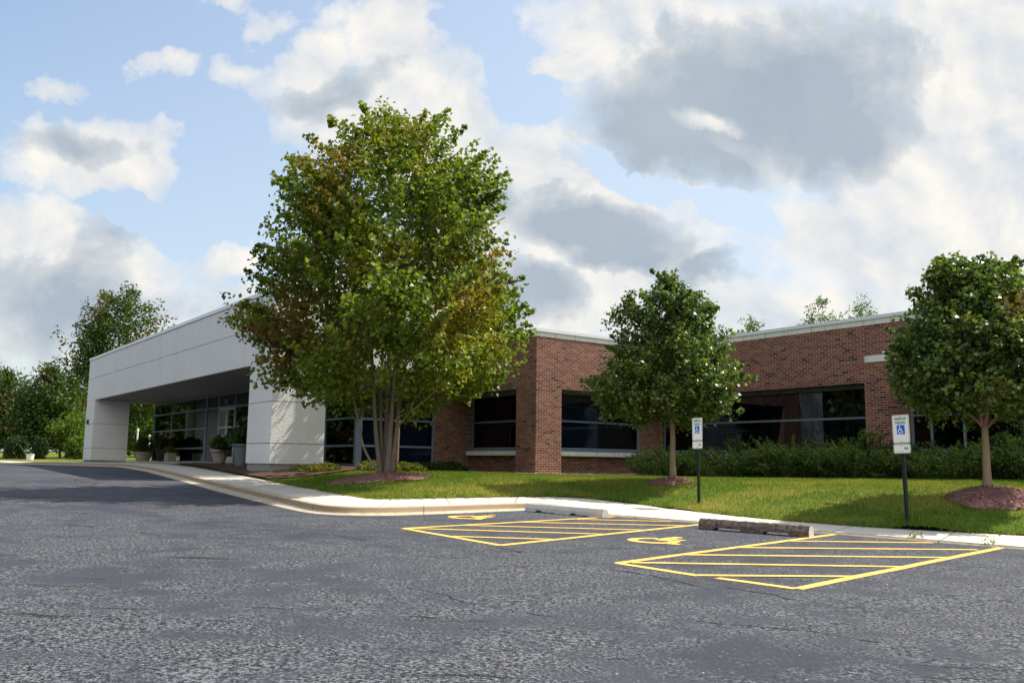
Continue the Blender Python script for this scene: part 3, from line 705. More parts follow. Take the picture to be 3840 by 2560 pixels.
stem([(-.06, 0, 0), (-.23, 0, .16), (-.46, .03, .52), (-.56, .05, .82), (-.66, .05, 1.24), (-.76, .05, 1.66), (-.9, .05, 2.4)], .034, M['bark_tan'], 'trunk', T, 1.1)
for p in ([(.25, 0, 1.08), (.38, -.03, 1.2), (.53, -.06, 1.4), (.74, -.1, 1.56), (.97, -.12, 1.76), (1.3, -.12, 2.1)], [(.25, 0, 1.30), (.4, 0, 1.36), (.53, -.05, 1.41)], [(.26, 0, 1.34), (.42, .02, 1.5), (.56, .05, 1.63), (.75, .05, 1.85)], [(.55, -.06, 1.42), (.60, -.05, 1.6), (.66, -.05, 1.8)]):
    stem(p, .024, M['bark_tan'], 'branch', T, 1.1)
lb = MB()
for k in range(26):
    z0 = random.uniform(2.4, 6.4); th = random.uniform(0, 6.28); L = random.uniform(1.2, 2.9) * (1 - max(0, z0 - 5) * .16)
    s0 = V3(random.uniform(-.35, .35), random.uniform(-.2, .4), z0); e = s0 + Vector((math.cos(th) * L, math.sin(th) * L, L * .55))
    pts, rad = limb(s0, e, .045, .012, .06, 5); lb.tube(pts, rad, 6)
lb.build('limbs', M['bark_grey'], T, smooth=True)

# --- second tree added behind the maple to cast shade on the canopy pier
TB2 = (-24.5, 13.62, lz(-24.5, 13.62)); T2 = thing('shadow_caster_tree', 'dark slender trunk behind the pale maple stems, its crown added to shade the canopy pier', 'tree', TB2)
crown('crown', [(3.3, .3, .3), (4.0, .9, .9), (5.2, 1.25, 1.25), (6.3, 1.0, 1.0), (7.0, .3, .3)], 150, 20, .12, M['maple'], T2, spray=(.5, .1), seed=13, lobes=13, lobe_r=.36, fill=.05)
stem([(0, 0, -.05), (.03, 0, 2.0), (0, 0, 4.0), (.05, 0, 6.2)], .085, M['bark_brown'], 'trunk', T2, 1.2)
# --- the two rounded pear trees on the lawn
def pear_tree(label, loc, prof, trunk_h, tr, seed, forks, bark, n_cl=1350, fork_z=None, spires=()):
    t = thing('pear_tree', label, 'tree', loc, 0, 'young pear trees on the lawn')
    crown('crown', prof, n_cl, 24, .088, M['pear'], t, spray=(.30, .07), seed=seed, droop=.5, lobes=70, lobe_r=.42, fill=.25, tips=45, tip_len=.30, leaf_w=.8, updir=.85, spires=spires)
    m_ = MB(); pts, rad = limb((0, 0, -.05), (.01, 0, trunk_h), tr, tr * .75, .006, 7); rad[0] *= 1.35; rad[1] *= 1.08; m_.tube(pts, rad, 12); m_.build('trunk', bark, t, smooth=True)
    for (a, b, z) in forks:
        m_ = MB(); fz = trunk_h if fork_z is None else fork_z
        pts, rad = limb((0, 0, fz - random.uniform(.0, .12)), V3(a, b, z), tr * .52, .014, .02, 6, .0)
        m_.tube(pts, rad, 8); m_.build('branch', M['bark_brown'], t, smooth=True)
    return t
s1 = 20.0 / 3381.9
def p1(y, xl, xr, ax=690):
    q = 1.03 - .13 * min(1, max(0, (720 - y) / 300)); xl = ax - (ax - xl) * q; xr = ax + (xr - ax) * q
    return ((1480 - y) * .5422 * s1, (ax - xl) * .5422 * s1 * .91, (xr - ax) * .5422 * s1 * .91)
prof1 = [p1(1095, 480, 800), p1(1060, 250, 960), p1(1000, 165, 1115), p1(940, 120, 1180), p1(870, 95, 1200), p1(780, 120, 1205), p1(700, 165, 1175), p1(600, 215, 1120), p1(500, 250, 1060), p1(420, 280, 1010), p1(340, 300, 980), p1(270, 335, 975), p1(220, 420, 930), p1(160, 560, 830), p1(100, 620, 750), p1(55, 690, 715)]
z1 = lz(-14.2, 14.9) + .01
pear_tree('round dark green tree on a thin mulch ring in front of the brick corner', (-14.2, 14.9, z1), prof1, 1.5, .072, 5, [(-.5, .1, 2.6), (.5, .2, 2.7), (.1, -.5, 2.8), (.0, .5, 2.9), (0.05, 0, 3.4), (-.3, -.3, 2.5), (.35, -.3, 2.6)], M['bark_tan'], spires=[((x - 690) * .5422 * s1, (1480 - a) * .5422 * s1, (1480 - b) * .5422 * s1, .05) for x, a, b in ((710, 160, 45), (640, 170, 65), (600, 200, 110), (770, 240, 140), (812, 240, 140), (365, 330, 200), (405, 320, 190), (905, 340, 225), (962, 340, 230), (300, 420, 320), (540, 240, 205))])
s2 = 15.0 / 3381.9
def p2(y, xl, xr, ax=492):
    q = 1.03 - .12 * min(1, max(0, (640 - y) / 300)); xl = ax - (ax - xl) * q; xr = ax + (xr - ax) * q
    return ((1450 - y) * .6377 * s2, (ax - xl) * .6377 * s2 * .91, (xr - ax) * .6377 * s2 * .91)
prof2 = [p2(1010, 340, 640), p2(980, 120, 860), p2(920, 20, 960), p2(850, -15, 990), p2(760, -20, 1000), p2(650, -10, 985), p2(560, 0, 960), p2(480, 50, 920), p2(400, 110, 860), p2(320, 160, 820), p2(250, 205, 780), p2(180, 225, 740), p2(130, 300, 680), p2(95, 390, 570)]
MZ = lz(-7.55, 15.4)
pear_tree('round dark green tree with low forking limbs on a thick reddish mulch mound', (-7.55, 15.4, MZ + .12), prof2, 1.02, .068, 9, [(-.42, .1, 1.45), (.5, .0, 1.5), (.3, .15, 1.75), (-.2, -.1, 1.7), (.05, .0, 2.3), (.15, -.25, 1.9), (-.1, .3, 2.0)], M['bark_tan'], spires=[((x - 492) * .6377 * s2, (1450 - a) * .6377 * s2, (1450 - b) * .6377 * s2, .05) for x, a, b in ((230, 230, 110), (270, 220, 120), (330, 200, 115), (440, 160, 88), (545, 170, 82), (600, 200, 125), (125, 380, 290), (690, 220, 140))])

# mulch rings
def mulch_mound(x, y, r, h, label, mat='mulch', chips=500, ecc=1.0):
    n = 14; V = []; F = []
    for i in range(n + 1):
        for j in range(40):
            th = 2 * math.pi * j / 40; rr = r * i / n * (1 + .08 * math.sin(3 * th + x) + .05 * math.sin(7 * th))
            px, py = x + rr * math.cos(th), y + rr * math.sin(th) * ecc
            V.append((px, py, lz(px, py) + .012 + h * (1 - (i / n) ** 2) + random.uniform(-.012, .012) * (i < n)))
    for i in range(n):
        for j in range(40):
            a = i * 40 + j; b = i * 40 + (j + 1) % 40; F.append((a, b, b + 40, a + 40))
    for k in range(chips):
        th = random.random() * 6.28; q = math.sqrt(random.random()) * 1.04; px, py = x + r * q * math.cos(th), y + r * q * math.sin(th) * ecc; pz = lz(px, py) + .02 + h * max(0, 1 - q * q)
        a = random.random() * 3.14; dx, dy = math.cos(a) * .035, math.sin(a) * .035; i = len(V)
        V += [(px - dx, py - dy, pz), (px + dy * .3, py - dx * .3, pz + .012), (px + dx, py + dy, pz + random.uniform(-.01, .03)), (px - dy * .3, py + dx * .3, pz + .012)]; F.append((i, i + 1, i + 2, i + 3))
    me = bpy.data.meshes.new('mulch_mound'); me.from_pydata(V, [], F); me.update()
    tag(link('mulch_mound', me, M[mat]), label, 'mulch', kind='stuff')
mulch_mound(-7.4, 15.3, .74, .15, 'thick mound of reddish mulch under the round tree with forking limbs', chips=1500)
mulch_mound(-14.15, 14.75, .50, .05, 'thin ring of reddish mulch under the round tree by the upright sign', chips=900)
mulch_mound(-18.3, 9.8, 1.15, .06, 'ring of dark reddish mulch around the multi stemmed maple', chips=900)

# mulch bed between the plaza walk and the canopy pier
bedp = [(-38.2, 10.92), (-35.5, 10.78), (-33.9, 10.6), (-31.5, 10.28), (-29.5, 9.95), (-27, 9.53), (-24.6, 9.15), (-22.5, 8.82), (-22.2, 9.6), (-23.6, 11.5), (-25.0, 13.2), (-27, 13.28), (-33.4, 13.28), (-33.6, 11.58), (-38.0, 11.58)]
bp = [(x + random.uniform(-.1, .1), y + random.uniform(-.1, .1)) for x in np.arange(-38, -22, .45) for y in np.arange(8.6, 13.3, .45)]; bp = [p for p in bp if inside(p[0], p[1], bedp)]
vo, _, fo, *_ = delaunay_2d_cdt([Vector(p) for p in bedp + bp], [(i, (i + 1) % len(bedp)) for i in range(len(bedp))], [], 1, 1e-4)
bz = lawn_z([v[0] for v in vo], [v[1] for v in vo]) + .03
me = bpy.data.meshes.new('mulch_bed'); me.from_pydata([(v[0], v[1], z + random.uniform(0, .03)) for v, z in zip(vo, bz)], [], [tuple(f) for f in fo]); me.update()
tag(link('mulch_bed', me, M['bed']), 'brown mulch bed beside the canopy pier', 'mulch', kind='stuff')

# --- junipers along the wing
def juniper(label, x, y, rx, ry, h, seed, mat='juniper', n=290, name='juniper_shrub', group='junipers along the brick wall', cat='shrub', sl=.80, per=58, leaf=(.075, .024)):
    z0 = lz(x, y); t = thing(name, label, cat, (x, y, z0), 0, group)
    C = []; D = []
    for k in range(n):
        th = rng.random() * 6.28; q = math.sqrt(rng.random()); el = rng.random() ** .8
        ox, oy = math.cos(th) * rx * q, math.sin(th) * ry * q
        top = h * (1 - .45 * q ** 2.5) * (.82 + .5 * mnoise.noise(Vector((ox * 1.3 + seed, oy * 1.3, seed)))) 
        zc = top * (.12 + .80 * el)
        d = Vector((math.cos(th) * (.35 + .6 * q), math.sin(th) * (.35 + .6 * q), .75)) + Vector(rng.normal(size=3) * .25); d.normalize()
        L = sl * rng.uniform(.6, 1.25)
        for m in range(per):
            s = rng.random(); c = Vector((ox, oy, zc)) + d * (s - .55) * L + Vector(rng.normal(size=3)) * .055 * (1.15 - s) + Vector((0, 0, -.10 * s * s))
            C.append(c); D.append((d + Vector(rng.normal(size=3)) * .55).normalized())
    C = np.array([tuple(c) for c in C]); C[:, 2] = np.maximum(C[:, 2], .02); D = np.array([tuple(c) for c in D]); k = len(C)
    ln = leaf[0] * rng.uniform(.6, 1.4, k); V, F = leaf_quads(C, D, unit(rvec(k) + np.array([0, 0, .5])), ln, ln * 0 + leaf[1] * rng.uniform(.7, 1.3, k), .1)
    link('foliage', np_mesh('foliage', V, F), M[mat], t)
    m_ = MB()
    for k in range(7):
        th = k * .9; m_.tube([(0, 0, -.02), (math.cos(th) * rx * .3, math.sin(th) * ry * .3, h * .3), (math.cos(th) * rx * .6, math.sin(th) * ry * .6, h * .6)], [.03, .02, .01], 6)
    m_.build('stem', M['bark_brown'], t)
    return t
for lab, x, y, rx, ry, h, sd in (('dark juniper at the end of the row, touching the pale corner window sill', -18.3, 19.2, 1.3, 1.1, 1.14, 1),
                                 ('juniper behind the trunk of the tree with the thin mulch ring', -16.3, 19.5, 1.3, 1.1, 1.15, 2), ('spreading juniper behind the upright reserved parking sign', -14.5, 19.6, 1.3, 1.15, 1.2, 3),
                                 ('tall tipped juniper under the middle of the long window', -12.9, 19.8, 1.2, 1.15, 1.3, 4), ('juniper at the foot of the brick pilaster', -11.4, 20.1, 1.15, 1.1, .98, 5),
                                 ('juniper just behind the tilted reserved parking sign', -9.9, 19.6, 1.15, 1.15, 1.12, 6), ('juniper behind the trunk that stands on the thick mulch mound', -8.3, 19.8, 1.2, 1.15, 1.2, 7),
                                 ('last juniper of the row, beyond the tree on the thick mulch mound', -6.6, 20.0, 1.25, 1.15, 1.2, 8), ('juniper past the right edge', -4.6, 20.0, 1.3, 1.15, 1.1, 9)):
    if sd < 9: juniper(lab, x, y, rx, ry, h, sd)

# low shrubs at the glass bay
for lab, x, y, rx, ry, h, sd in (('low yellow green shrub under the corner glass beside the maple mulch', -23.7, 13.0, 1.5, .75, .36, 21), ('low shrub at the foot of the canopy pier', -24.3, 10.9, .85, .65, .26, 22), ('low dark shrub under the side glass next to the brick return', -24.9, 15.4, .9, 1.1, .32, 23)):
    juniper(lab, x, y, rx, ry, h, sd, 'cover' if sd < 23 else 'juniper', 300 if sd < 23 else 220, 'low_shrub', 'low shrubs at the glass bay', 'shrub', .24, 24, (.07, .042))

# --- trees beyond
def ray_at(px, py, depth):
    """a spot that far from the camera along a bearing (bearing given as photo column / row)"""
    d = CF + (px - 1920) / F_PX * CR - (py - 1280) / F_PX * CU
    return d * depth + np.array(EYE)
def far_tree(name, label, px, depth, ztop, prof, trunk, seed, mat='far', n_cl=420, per=22, leaf=.24, group='trees beyond the canopy', holes=.40, spray=(.9, .25), bark='bark_brown', zg=None):
    p = ray_at(px, 1714, depth); zg = lz(p[0], p[1]) if zg is None else zg
    t = thing(name, label, 'tree', (p[0], p[1], zg), 0, group)
    crown('crown', [(z * (ztop - zg), a, b) for z, a, b in prof], n_cl, per, leaf, M[mat], t, spray=spray, seed=seed, droop=.3, updir=.9, lobes=max(14, n_cl // 14), lobe_r=max(p_[1] for p_ in prof) * .30)
    m_ = MB(); pts, rad = limb((0, 0, -.1), (0, 0, (ztop - zg) * .62), trunk, trunk * .35, .05, 6); m_.tube(pts, rad, 8)
    for k in range(8):
        th = k * 2.4; zz = (ztop - zg) * (.28 + .05 * k); r = prof[len(prof) // 2][1] * .7
        pts, rad = limb((0, 0, zz), (math.cos(th) * r, math.sin(th) * r, zz + r * .6), trunk * .4, .02, .05, 5); m_.tube(pts, rad, 6)
    m_.build('trunk', M[bark], t, smooth=True); return t
far_tree('maple_tree', 'tallest background maple rising above the end of the white canopy roof', 408, 72, 14.6, [(.10, 1.5, 1.2), (.2, 3.9, 3.4), (.35, 4.4, 4.2), (.5, 4.2, 4.2), (.62, 3.6, 4.2), (.75, 2.9, 3.9), (.86, 2.4, 3.4), (.94, 1.7, 1.9), (1.0, .5, .5)], .22, 31, n_cl=1150, leaf=.24)
far_tree('young_tree', 'light green background tree with a pointed top beside the tall maple', 165, 62, 7.6, [(.20, .8, .8), (.30, 1.9, 2.3), (.5, 2.1, 2.4), (.7, 1.6, 1.7), (.86, .9, .9), (1.0, .2, .2)], .11, 32, n_cl=520, leaf=.2)
far_tree('young_tree', 'background tree cut by the photo edge, above the widest clipped shrub', 15, 66, 7.2, [(.22, .8, .8), (.32, 2.0, 1.7), (.55, 2.2, 1.8), (.8, 1.3, 1.3), (1.0, .3, .3)], .11, 33, n_cl=480, leaf=.2)
far_tree('young_tree', 'dark background tree between the canopy and the pointed tree', 225, 66, 5.6, [(.24, .7, .7), (.34, 1.6, 1.9), (.6, 1.9, 2.1), (.85, 1.2, 1.3), (1.0, .3, .3)], .11, 34, n_cl=430, leaf=.2)
far_tree('young_tree', 'yellow green low tree touching the outer side of the canopy column', 292, 60, 3.9, [(.30, .4, .4), (.42, 1.2, 1.2), (.7, 1.3, 1.3), (1.0, .3, .3)], .07, 35, 'lime', 170, leaf=.18)
far_tree('maple_tree', 'bright green tree seen through the gap beside the canopy pier', 525, 80, 8.5, [(.02, 1.2, 1.2), (.15, 2.2, 2.2), (.5, 2.8, 2.8), (.8, 2.2, 2.2), (1.0, .4, .4)], .15, 36, 'lime', 520, leaf=.26)
far_tree('maple_tree', 'dark tree behind the gap beside the canopy pier', 590, 92, 9.5, [(.02, 2.0, 2.0), (.2, 3.2, 3.2), (.5, 3.4, 3.4), (.8, 2.2, 2.2), (1.0, .4, .4)], .15, 37, 'far', 520, leaf=.3)
for i, (px, dp, zt, w) in enumerate(((40, 105, 8.5, 4.5), (135, 112, 8.0, 5), (235, 108, 8.0, 5), (330, 115, 8.5, 5), (455, 112, 8.5, 5), (-70, 100, 8.5, 5))):
    far_tree('bushy_tree', ['distant bushy tree behind the tree cut by the photo edge', 'distant bushy tree behind the pointed tree', 'distant bushy tree behind the dark young tree', 'distant bushy tree hidden by the canopy end', 'distant bushy tree behind the canopy gap', 'distant bushy tree at the photo edge'][i], px, dp, zt, [(.12, w * .5, w * .5), (.3, w, w), (.6, w, w), (.85, w * .6, w * .6), (1, .4, .4)], .2, 40 + i, 'far', 300, 20, .42, group='distant trees behind the lawn', spray=(1.3, .4))
for lab, px, dp, zt, w, sd in (('small feathery treetop above the roof edge, nearest the thin mulch ring tree', 2828, 60, 11.1, 1.5, 51), ('fuller feathery treetop in the middle of the three above the roof', 3098, 58, 12.0, 1.6, 52), ('thin feathery treetop, sparsest of the three above the roof', 3262, 58, 12.5, 1.3, 53)):
    far_tree('locust_tree', lab, px, dp, zt, [(.30, .8, .8), (.45, w * 1.0, w), (.62, w * 1.25, w * 1.25), (.78, w * 1.1, w * 1.15), (.9, w * .7, w * .7), (1.0, .3, .3)], .12, sd, 'locust', 420 if sd != 53 else 300, 20, .15, 'treetops above the brick wing', .47, (.8, .14), zg=1.0)
# clipped shrubs and tub at the far left
for lab, px, dp, rx, h, mat, sd in (('widest dark clipped round shrub on the lawn beyond the drive', 58, 58, .66, 1.45, 'clip', 61), ('dark clipped shrub beside the white tub', 146, 57, .40, 1.3, 'clip', 62), ('yellow green rounded shrub against the canopy column', 283, 55, .62, 1.35, 'lime', 63)):
    p = ray_at(px, 1714, dp); t = thing('rounded_shrub', lab, 'shrub', (p[0], p[1], lz(p[0], p[1])), 0, 'rounded shrubs on the far lawn')
    crown('foliage', [(.05, rx * .75, rx * .75), (h * .35, rx, rx), (h * .7, rx * .95, rx * .95), (h * .95, rx * .6, rx * .6), (h, .1, .1)], 170, 22, .11, M[mat], t, spray=(.22, .07), inner=.35, seed=sd)
    m_ = MB(); m_.tube([(0, 0, -.05), (0, 0, h * .6)], [.05, .02], 6); m_.build('stem', M['bark_brown'], t)

# trees across the parking lot, mirrored in the dark windows
lot = [(-70, -24), (-58, -27), (-46, -24), (-34, -28), (-22, -25), (-10, -28), (-82, -26), (-93, -20), (-104, -23), (-115, -17), (-126, -19), (-138, -13), (-150, -15), (-162, -8), (-98, -12), (-120, -8)]
for i, (tx, ty) in enumerate(lot):
    t = thing('lot_tree', 'broad tree across the parking lot, opposite the windows', 'tree', (tx, ty, .8), 0, 'trees across the parking lot')
    if i == 0:
        cr0 = crown('crown', [(.4, 3, 3), (2, 5.4, 5.4), (6, 6.2, 6.2), (9, 5.0, 5.0), (11.5, 1, 1)], 520, 20, .6, M['far'], t, spray=(1.6, .4), seed=71)
        m_ = MB(); m_.tube([(0, 0, -.5), (0, 0, 7)], [.25, .1], 8); tr0 = m_.build('trunk', M['bark_brown'], t)
    else:
        for src in (cr0, tr0):
            c = src.copy(); COL.objects.link(c); c.parent = t
    t.rotation_euler = (0, 0, i * 1.3)

# ------------------------------------------------------------------ planters
def flowers(parent, n, r, h, z0, cols, seed):
    g_ = random.Random(seed)
    for c in cols:
        for k in range(n):
            b = MB()
            th = g_.random() * 6.28; q = math.sqrt(g_.random()) * r; x, y, z = q * math.cos(th), q * math.sin(th), z0 + h * (.45 + .55 * g_.random()); s = g_.uniform(.03, .06)
            for a in range(5):
                t0 = a * 1.257; b.face([(x, y, z), (x + s * math.cos(t0), y + s * math.sin(t0), z + .015), (x + s * 1.15 * math.cos(t0 + .6), y + s * 1.15 * math.sin(t0 + .6), z + .02), (x + s * math.cos(t0 + 1.2), y + s * math.sin(t0 + 1.2), z + .015)])
            b.build('flower', M[c], parent)
def planter(label, x, y, z, prof, potmat, plant, cols, seed, cat='planter', name='planter'):
    t = thing(name, label, cat, (x, y, z))
    b = MB(); b.lathe(prof + [(prof[-1][0] * .86, prof[-1][1]), (prof[-1][0] * .82, prof[-1][1] - .06), (.001, prof[-1][1] - .07)], 24); b.build('pot', M[potmat], t, smooth=False)
    zt = prof[-1][1]; r = prof[-1][0]
    for (mat, ox, oy, rx, h, n) in plant:
        k = crown('plant', [(zt - .08, rx * .6, rx * .6), (zt + h * .35, rx, rx), (zt + h * .75, rx * .8, rx * .8), (zt + h, .05, .05)], n, 20, .085, M[mat], t, spray=(.22, .05), inner=.5, seed=seed)
        k.location = (ox, oy, 0)
    if cols: flowers(t, 7, r * 1.1, .42, zt, cols, seed)
    return t
urn = [(.001, 0), (.20, 0), (.22, .05), (.25, .18), (.30, .34), (.33, .40), (.36, .42), (.37, .47), (.36, .50)]
planter('cream flared planter of flowers by the glass doors', -34.2, 11.46, 1.0, urn, 'terracotta', [('lime', 0, 0, .38, .48, 55), ('clip', .3, .0, .34, .40, 45)], ['orange', 'petal_white'], 5)
planter('tall grey tapered planter against the canopy pier', -30.3, 10.9, .93, [(.001, 0), (.20, 0), (.24, .3), (.29, .62), (.34, .66), (.34, .72)], 'greypot', [('clip', 0, 0, .42, .75, 80), ('lime', -.15, -.1, .28, .3, 30)], ['petal_white', 'red'], 6)
planter('tan bowl planter of mixed plants beside the far canopy column', -47.6, 12.1, 1.0, [(.001, 0), (.28, 0), (.34, .1), (.42, .34), (.46, .38), (.46, .45)], 'terracotta', [('lime', -.3, 0, .42, .7, 60), ('clip', .25, .1, .5, .75, 70), ('cover', 0, -.2, .4, .4, 40)], ['red', 'petal_white', 'orange'], 7)
planter('dark pot of purple foliage against the entrance glass', -46.5, 12.75, 1.0, [(.001, 0), (.22, 0), (.30, .3), (.34, .5), (.34, .55)], 'black', [('clip', 0, 0, .45, .7, 80)], ['red'], 8)
t = thing('planter_box', 'stone box planter with a pink geranium by the entrance glass', 'planter', (-45.2, 12.75, 1.0))
b = MB(); b.box(-.33, .33, -.2, .2, 0, .42); b.build('box', M['terracotta'], t, bevel=.015)
k = crown('plant', [(.36, .25, .25), (.5, .33, .33), (.66, .2, .2), (.72, .05, .05)], 40, 20, .07, M['lime'], t, spray=(.15, .04), seed=9)
flowers(t, 9, .2, .55, .4, ['red'], 4)
p = ray_at(113, 1713, 54); t = thing('planter_tub', 'small white tub on the lawn beyond the drive', 'planter', (p[0], p[1], lz(p[0], p[1]) - .02))
b = MB(); b.lathe([(.001, 0), (.19, 0), (.22, .3), (.24, .32), (.24, .36), (.2, .36), (.2, .3), (.001, .3)], 20); b.build('tub', M['white'], t)
k = crown('plant', [(.3, .15, .15), (.4, .2, .2), (.48, .05, .05)], 14, 16, .07, M['clip'], t, spray=(.1, .03), seed=4)
for px, h0, lab in ((511, 1.75, 'slim white post seen through the canopy gap'), (557, 1.35, 'short white post with a rounded head in the canopy gap')):
    p = ray_at(px, 1700, 58); t = thing('white_post', lab, 'post', (p[0], p[1], lz(p[0], p[1])))
    b = MB(); b.tube([(0, 0, 0), (0, 0, h0)], .05, 8); b.build('post', M['white'], t)
    b = MB(); b.lathe([(.001, h0), (.06, h0), (.07, h0 + .08), (.07, h0 + .2), (.001, h0 + .24)], 12); b.build('head', M['white'], t)

# ------------------------------------------------------------------ signs
def ribbon(mb, pts, w, z=0):
    pts = [Vector((p[0], p[1], 0)) for p in pts]; Ls = []; Rs = []
    for i, q in enumerate(pts):
        a = pts[max(i - 1, 0)]; b = pts[min(i + 1, len(pts) - 1)]; d = (b - a).normalized(); n = Vector((-d.y, d.x, 0))
        Ls.append(q + n * w / 2); Rs.append(q - n * w / 2)
    for i in range(len(pts) - 1): mb.face([(Rs[i].x, Rs[i].y, z), (Rs[i + 1].x, Rs[i + 1].y, z), (Ls[i + 1].x, Ls[i + 1].y, z), (Ls[i].x, Ls[i].y, z)])
def wheelchair(mb, s, w=.085, z=0, dz=.0004):
    """accessible-parking pictogram, unit height s, centred"""
    def q(x, y): return ((x - .06) * s, (y - .5) * s)
    ribbon(mb, [q(-.03 + .30 * math.cos(R_(a)), .30 + .30 * math.sin(R_(a))) for a in range(118, 352, 9)], w * s, z)
    ribbon(mb, [q(-.10, .84), q(-.07, .62), q(-.045, .42)], w * 1.15 * s, z + dz)
    ribbon(mb, [q(-.08, .64), q(.20, .64)], w * .8 * s, z + 2 * dz)
    ribbon(mb, [q(-.06, .44), q(.21, .44)], w * s, z + 3 * dz); ribbon(mb, [q(.19, .46), q(.33, .10)], w * s, z + 4 * dz); ribbon(mb, [q(.31, .11), q(.45, .15)], w * .8 * s, z + 5 * dz)
    mb.face([(*q(-.11 + .075 * math.cos(a * .4488), .94 + .075 * math.sin(a * .4488)), z) for a in range(14)])
def rrect(w, h, r, n=5):
    P = []
    for cx, cy, a0 in ((w / 2 - r, h / 2 - r, 0), (-w / 2 + r, h / 2 - r, 90), (-w / 2 + r, -h / 2 + r, 180), (w / 2 - r, -h / 2 + r, 270)):
        for k in range(n + 1): a = R_(a0 + 90 * k / n); P.append((cx + r * math.cos(a), cy + r * math.sin(a)))
    return P
def plate(name, w, h, r, d, mat, parent, border=None):
    b = MB(); P = rrect(w, h, r)
    b.face([(x, y, d) for x, y in P]); b.face([(x, y, 0) for x, y in reversed(P)])
    for i in range(len(P)):
        a, c = P[i], P[(i + 1) % len(P)]; b.face([(a[0], a[1], 0), (c[0], c[1], 0), (c[0], c[1], d), (a[0], a[1], d)])
    o = b.build(name, mat, parent)
    if border:
        b = MB(); A = rrect(w - .014, h - .014, r * .9); B = rrect(w - .026, h - .026, r * .75)
        for i in range(len(A)):
            j = (i + 1) % len(A); b.face([(*A[i], d + .0012), (*A[j], d + .0012), (*B[j], d + .0012), (*B[i], d + .0012)])
        b.build('border', border, o)
    return o
def sign(label, loc, rz, lean, zt, sc_=1.0):
    t = thing('parking_sign', label, 'sign', loc, rz, 'reserved parking signs')
    t.rotation_euler = (0, lean, rz)
    b = MB()      # U-channel post
    for pts in ([(-.028, -.012), (-.028, .012), (.028, .012), (.028, -.012)],):
        for (a, c) in zip(pts[:-1], pts[1:]):
            x0, x1 = sorted((a[0], c[0])); y0, y1 = sorted((a[1], c[1])); b.box(x0 - .003, x1 + .003, y0 - .003, y1 + .003, -.2, zt - .02)
    b.build('pole', M['pole'], t)
    zc = zt - .229
    pn = plate('panel', .305, .457, .03, .004, M['white'], t, M['green']); pn.location = (0, -.018, zc); pn.rotation_euler = (R_(90), 0, 0)
    for txt, y, s in (('RESERVED', .163, .060), ('PARKING', .098, .060)):
        o = link('lettering', text_mesh(txt, s, .0016, .0006), M['green'], pn); o.location = (0, y, .0052); o.scale = (.80 if txt == 'RESERVED' else .74, 1, 1)
    b = MB(); b.box(-.072, .072, -.085, .063, .004, .0058); b.build('blue_square', M['blue'], pn)
    b = MB(); wheelchair(b, .118, .11, .0064, .0002); o = b.build('symbol', M['white'], pn); o.location = (0, -.011, 0)
    p2 = plate('fine_plate', .305, .152, .028, .004, M['white'], t, M['green']); p2.location = (0, -.018, zt - .457 - .012 - .076); p2.rotation_euler = (R_(90), 0, 0)
    o = link('lettering', text_mesh('FINE', .056, .0016, .0006), M['green'], p2); o.location = (.075, 0, .0052); o.scale = (.62, 1, 1)
    b = MB()
    for z in (zt - .03, zt - .43, zt - .5, zt - .59): b.tube([(0, -.026, z), (0, -.02, z)], .007, 8)
    b.build('bolt', M['pole'], t)
    t.scale = (sc_, sc_, sc_); return t
sign('upright reserved parking sign beside the tree with the thin mulch ring', (-12.0, 13.3, lz(-12, 13.3)), R_(-8), R_(0), 1.71, .96)
sign('tilted reserved parking sign on the grass nearest the thick mulch mound', (-7.65, 13.1, lz(-7.65, 13.1)), R_(-4), R_(-1.3), 1.71, .95)

# ------------------------------------------------------------------ wheel stops
def wheel_stop(label, p0, p1, mat, endmat, w=.17, h=.135, seed=0, rough=0.0):
    p0 = Vector((*p0, 0)); p1 = Vector((*p1, 0)); d = p1 - p0; L = d.length; rz = math.atan2(d.y, d.x); c = (p0 + p1) / 2
    t = thing('wheel_stop', label, 'wheel stop', (c.x, c.y, float(asph(c.x, c.y)) + .004), rz, 'wheel stops at the accessible stalls')
    t.rotation_euler = (0, math.atan(.019), rz)
    g_ = random.Random(seed); V = []; F = []; n = 44; prof = [(-w / 2, 0), (-w / 2, h * .55), (-w * .27, h), (w * .27, h), (w / 2, h * .55), (w / 2, 0)]
    for i in range(n + 1):
        u = -L / 2 + L * i / n; bz = .034 if (.14 < i / n < .40 or .60 < i / n < .84) else 0
        for k, (y, z) in enumerate(prof):
            zz = bz if k in (0, 5) else z
            V.append((u, y + g_.gauss(0, rough), zz + (g_.gauss(0, rough) if k not in (0, 5) else 0)))
    for i in range(n):
        for k in range(6):
            a = i * 6 + k; b = i * 6 + (k + 1) % 6; F.append((a, b, b + 6, a + 6))
    me = bpy.data.meshes.new('body'); me.from_pydata(V, [], F); me.update(); link('body', me, mat, t)
    bm = bmesh.new(); bm.from_mesh(me); bmesh.ops.recalc_face_normals(bm, faces=bm.faces); bm.to_mesh(me); bm.free()
    b = MB()
    for i in (0, n): b.face([V[i * 6 + k] for k in range(6)])
    b.build('end', endmat, t)
    return t
wheel_stop('pale grey concrete wheel stop near the curb corner', (-13.05, 9.98), (-11.35, 10.30), M['stop'], M['stop'], seed=1, rough=.002)
wheel_stop('dark brown weathered wheel stop between the two hatched aisles', (-9.22, 10.26), (-7.66, 10.72), M['wood'], M['stop'], .19, .145, seed=2, rough=.005)

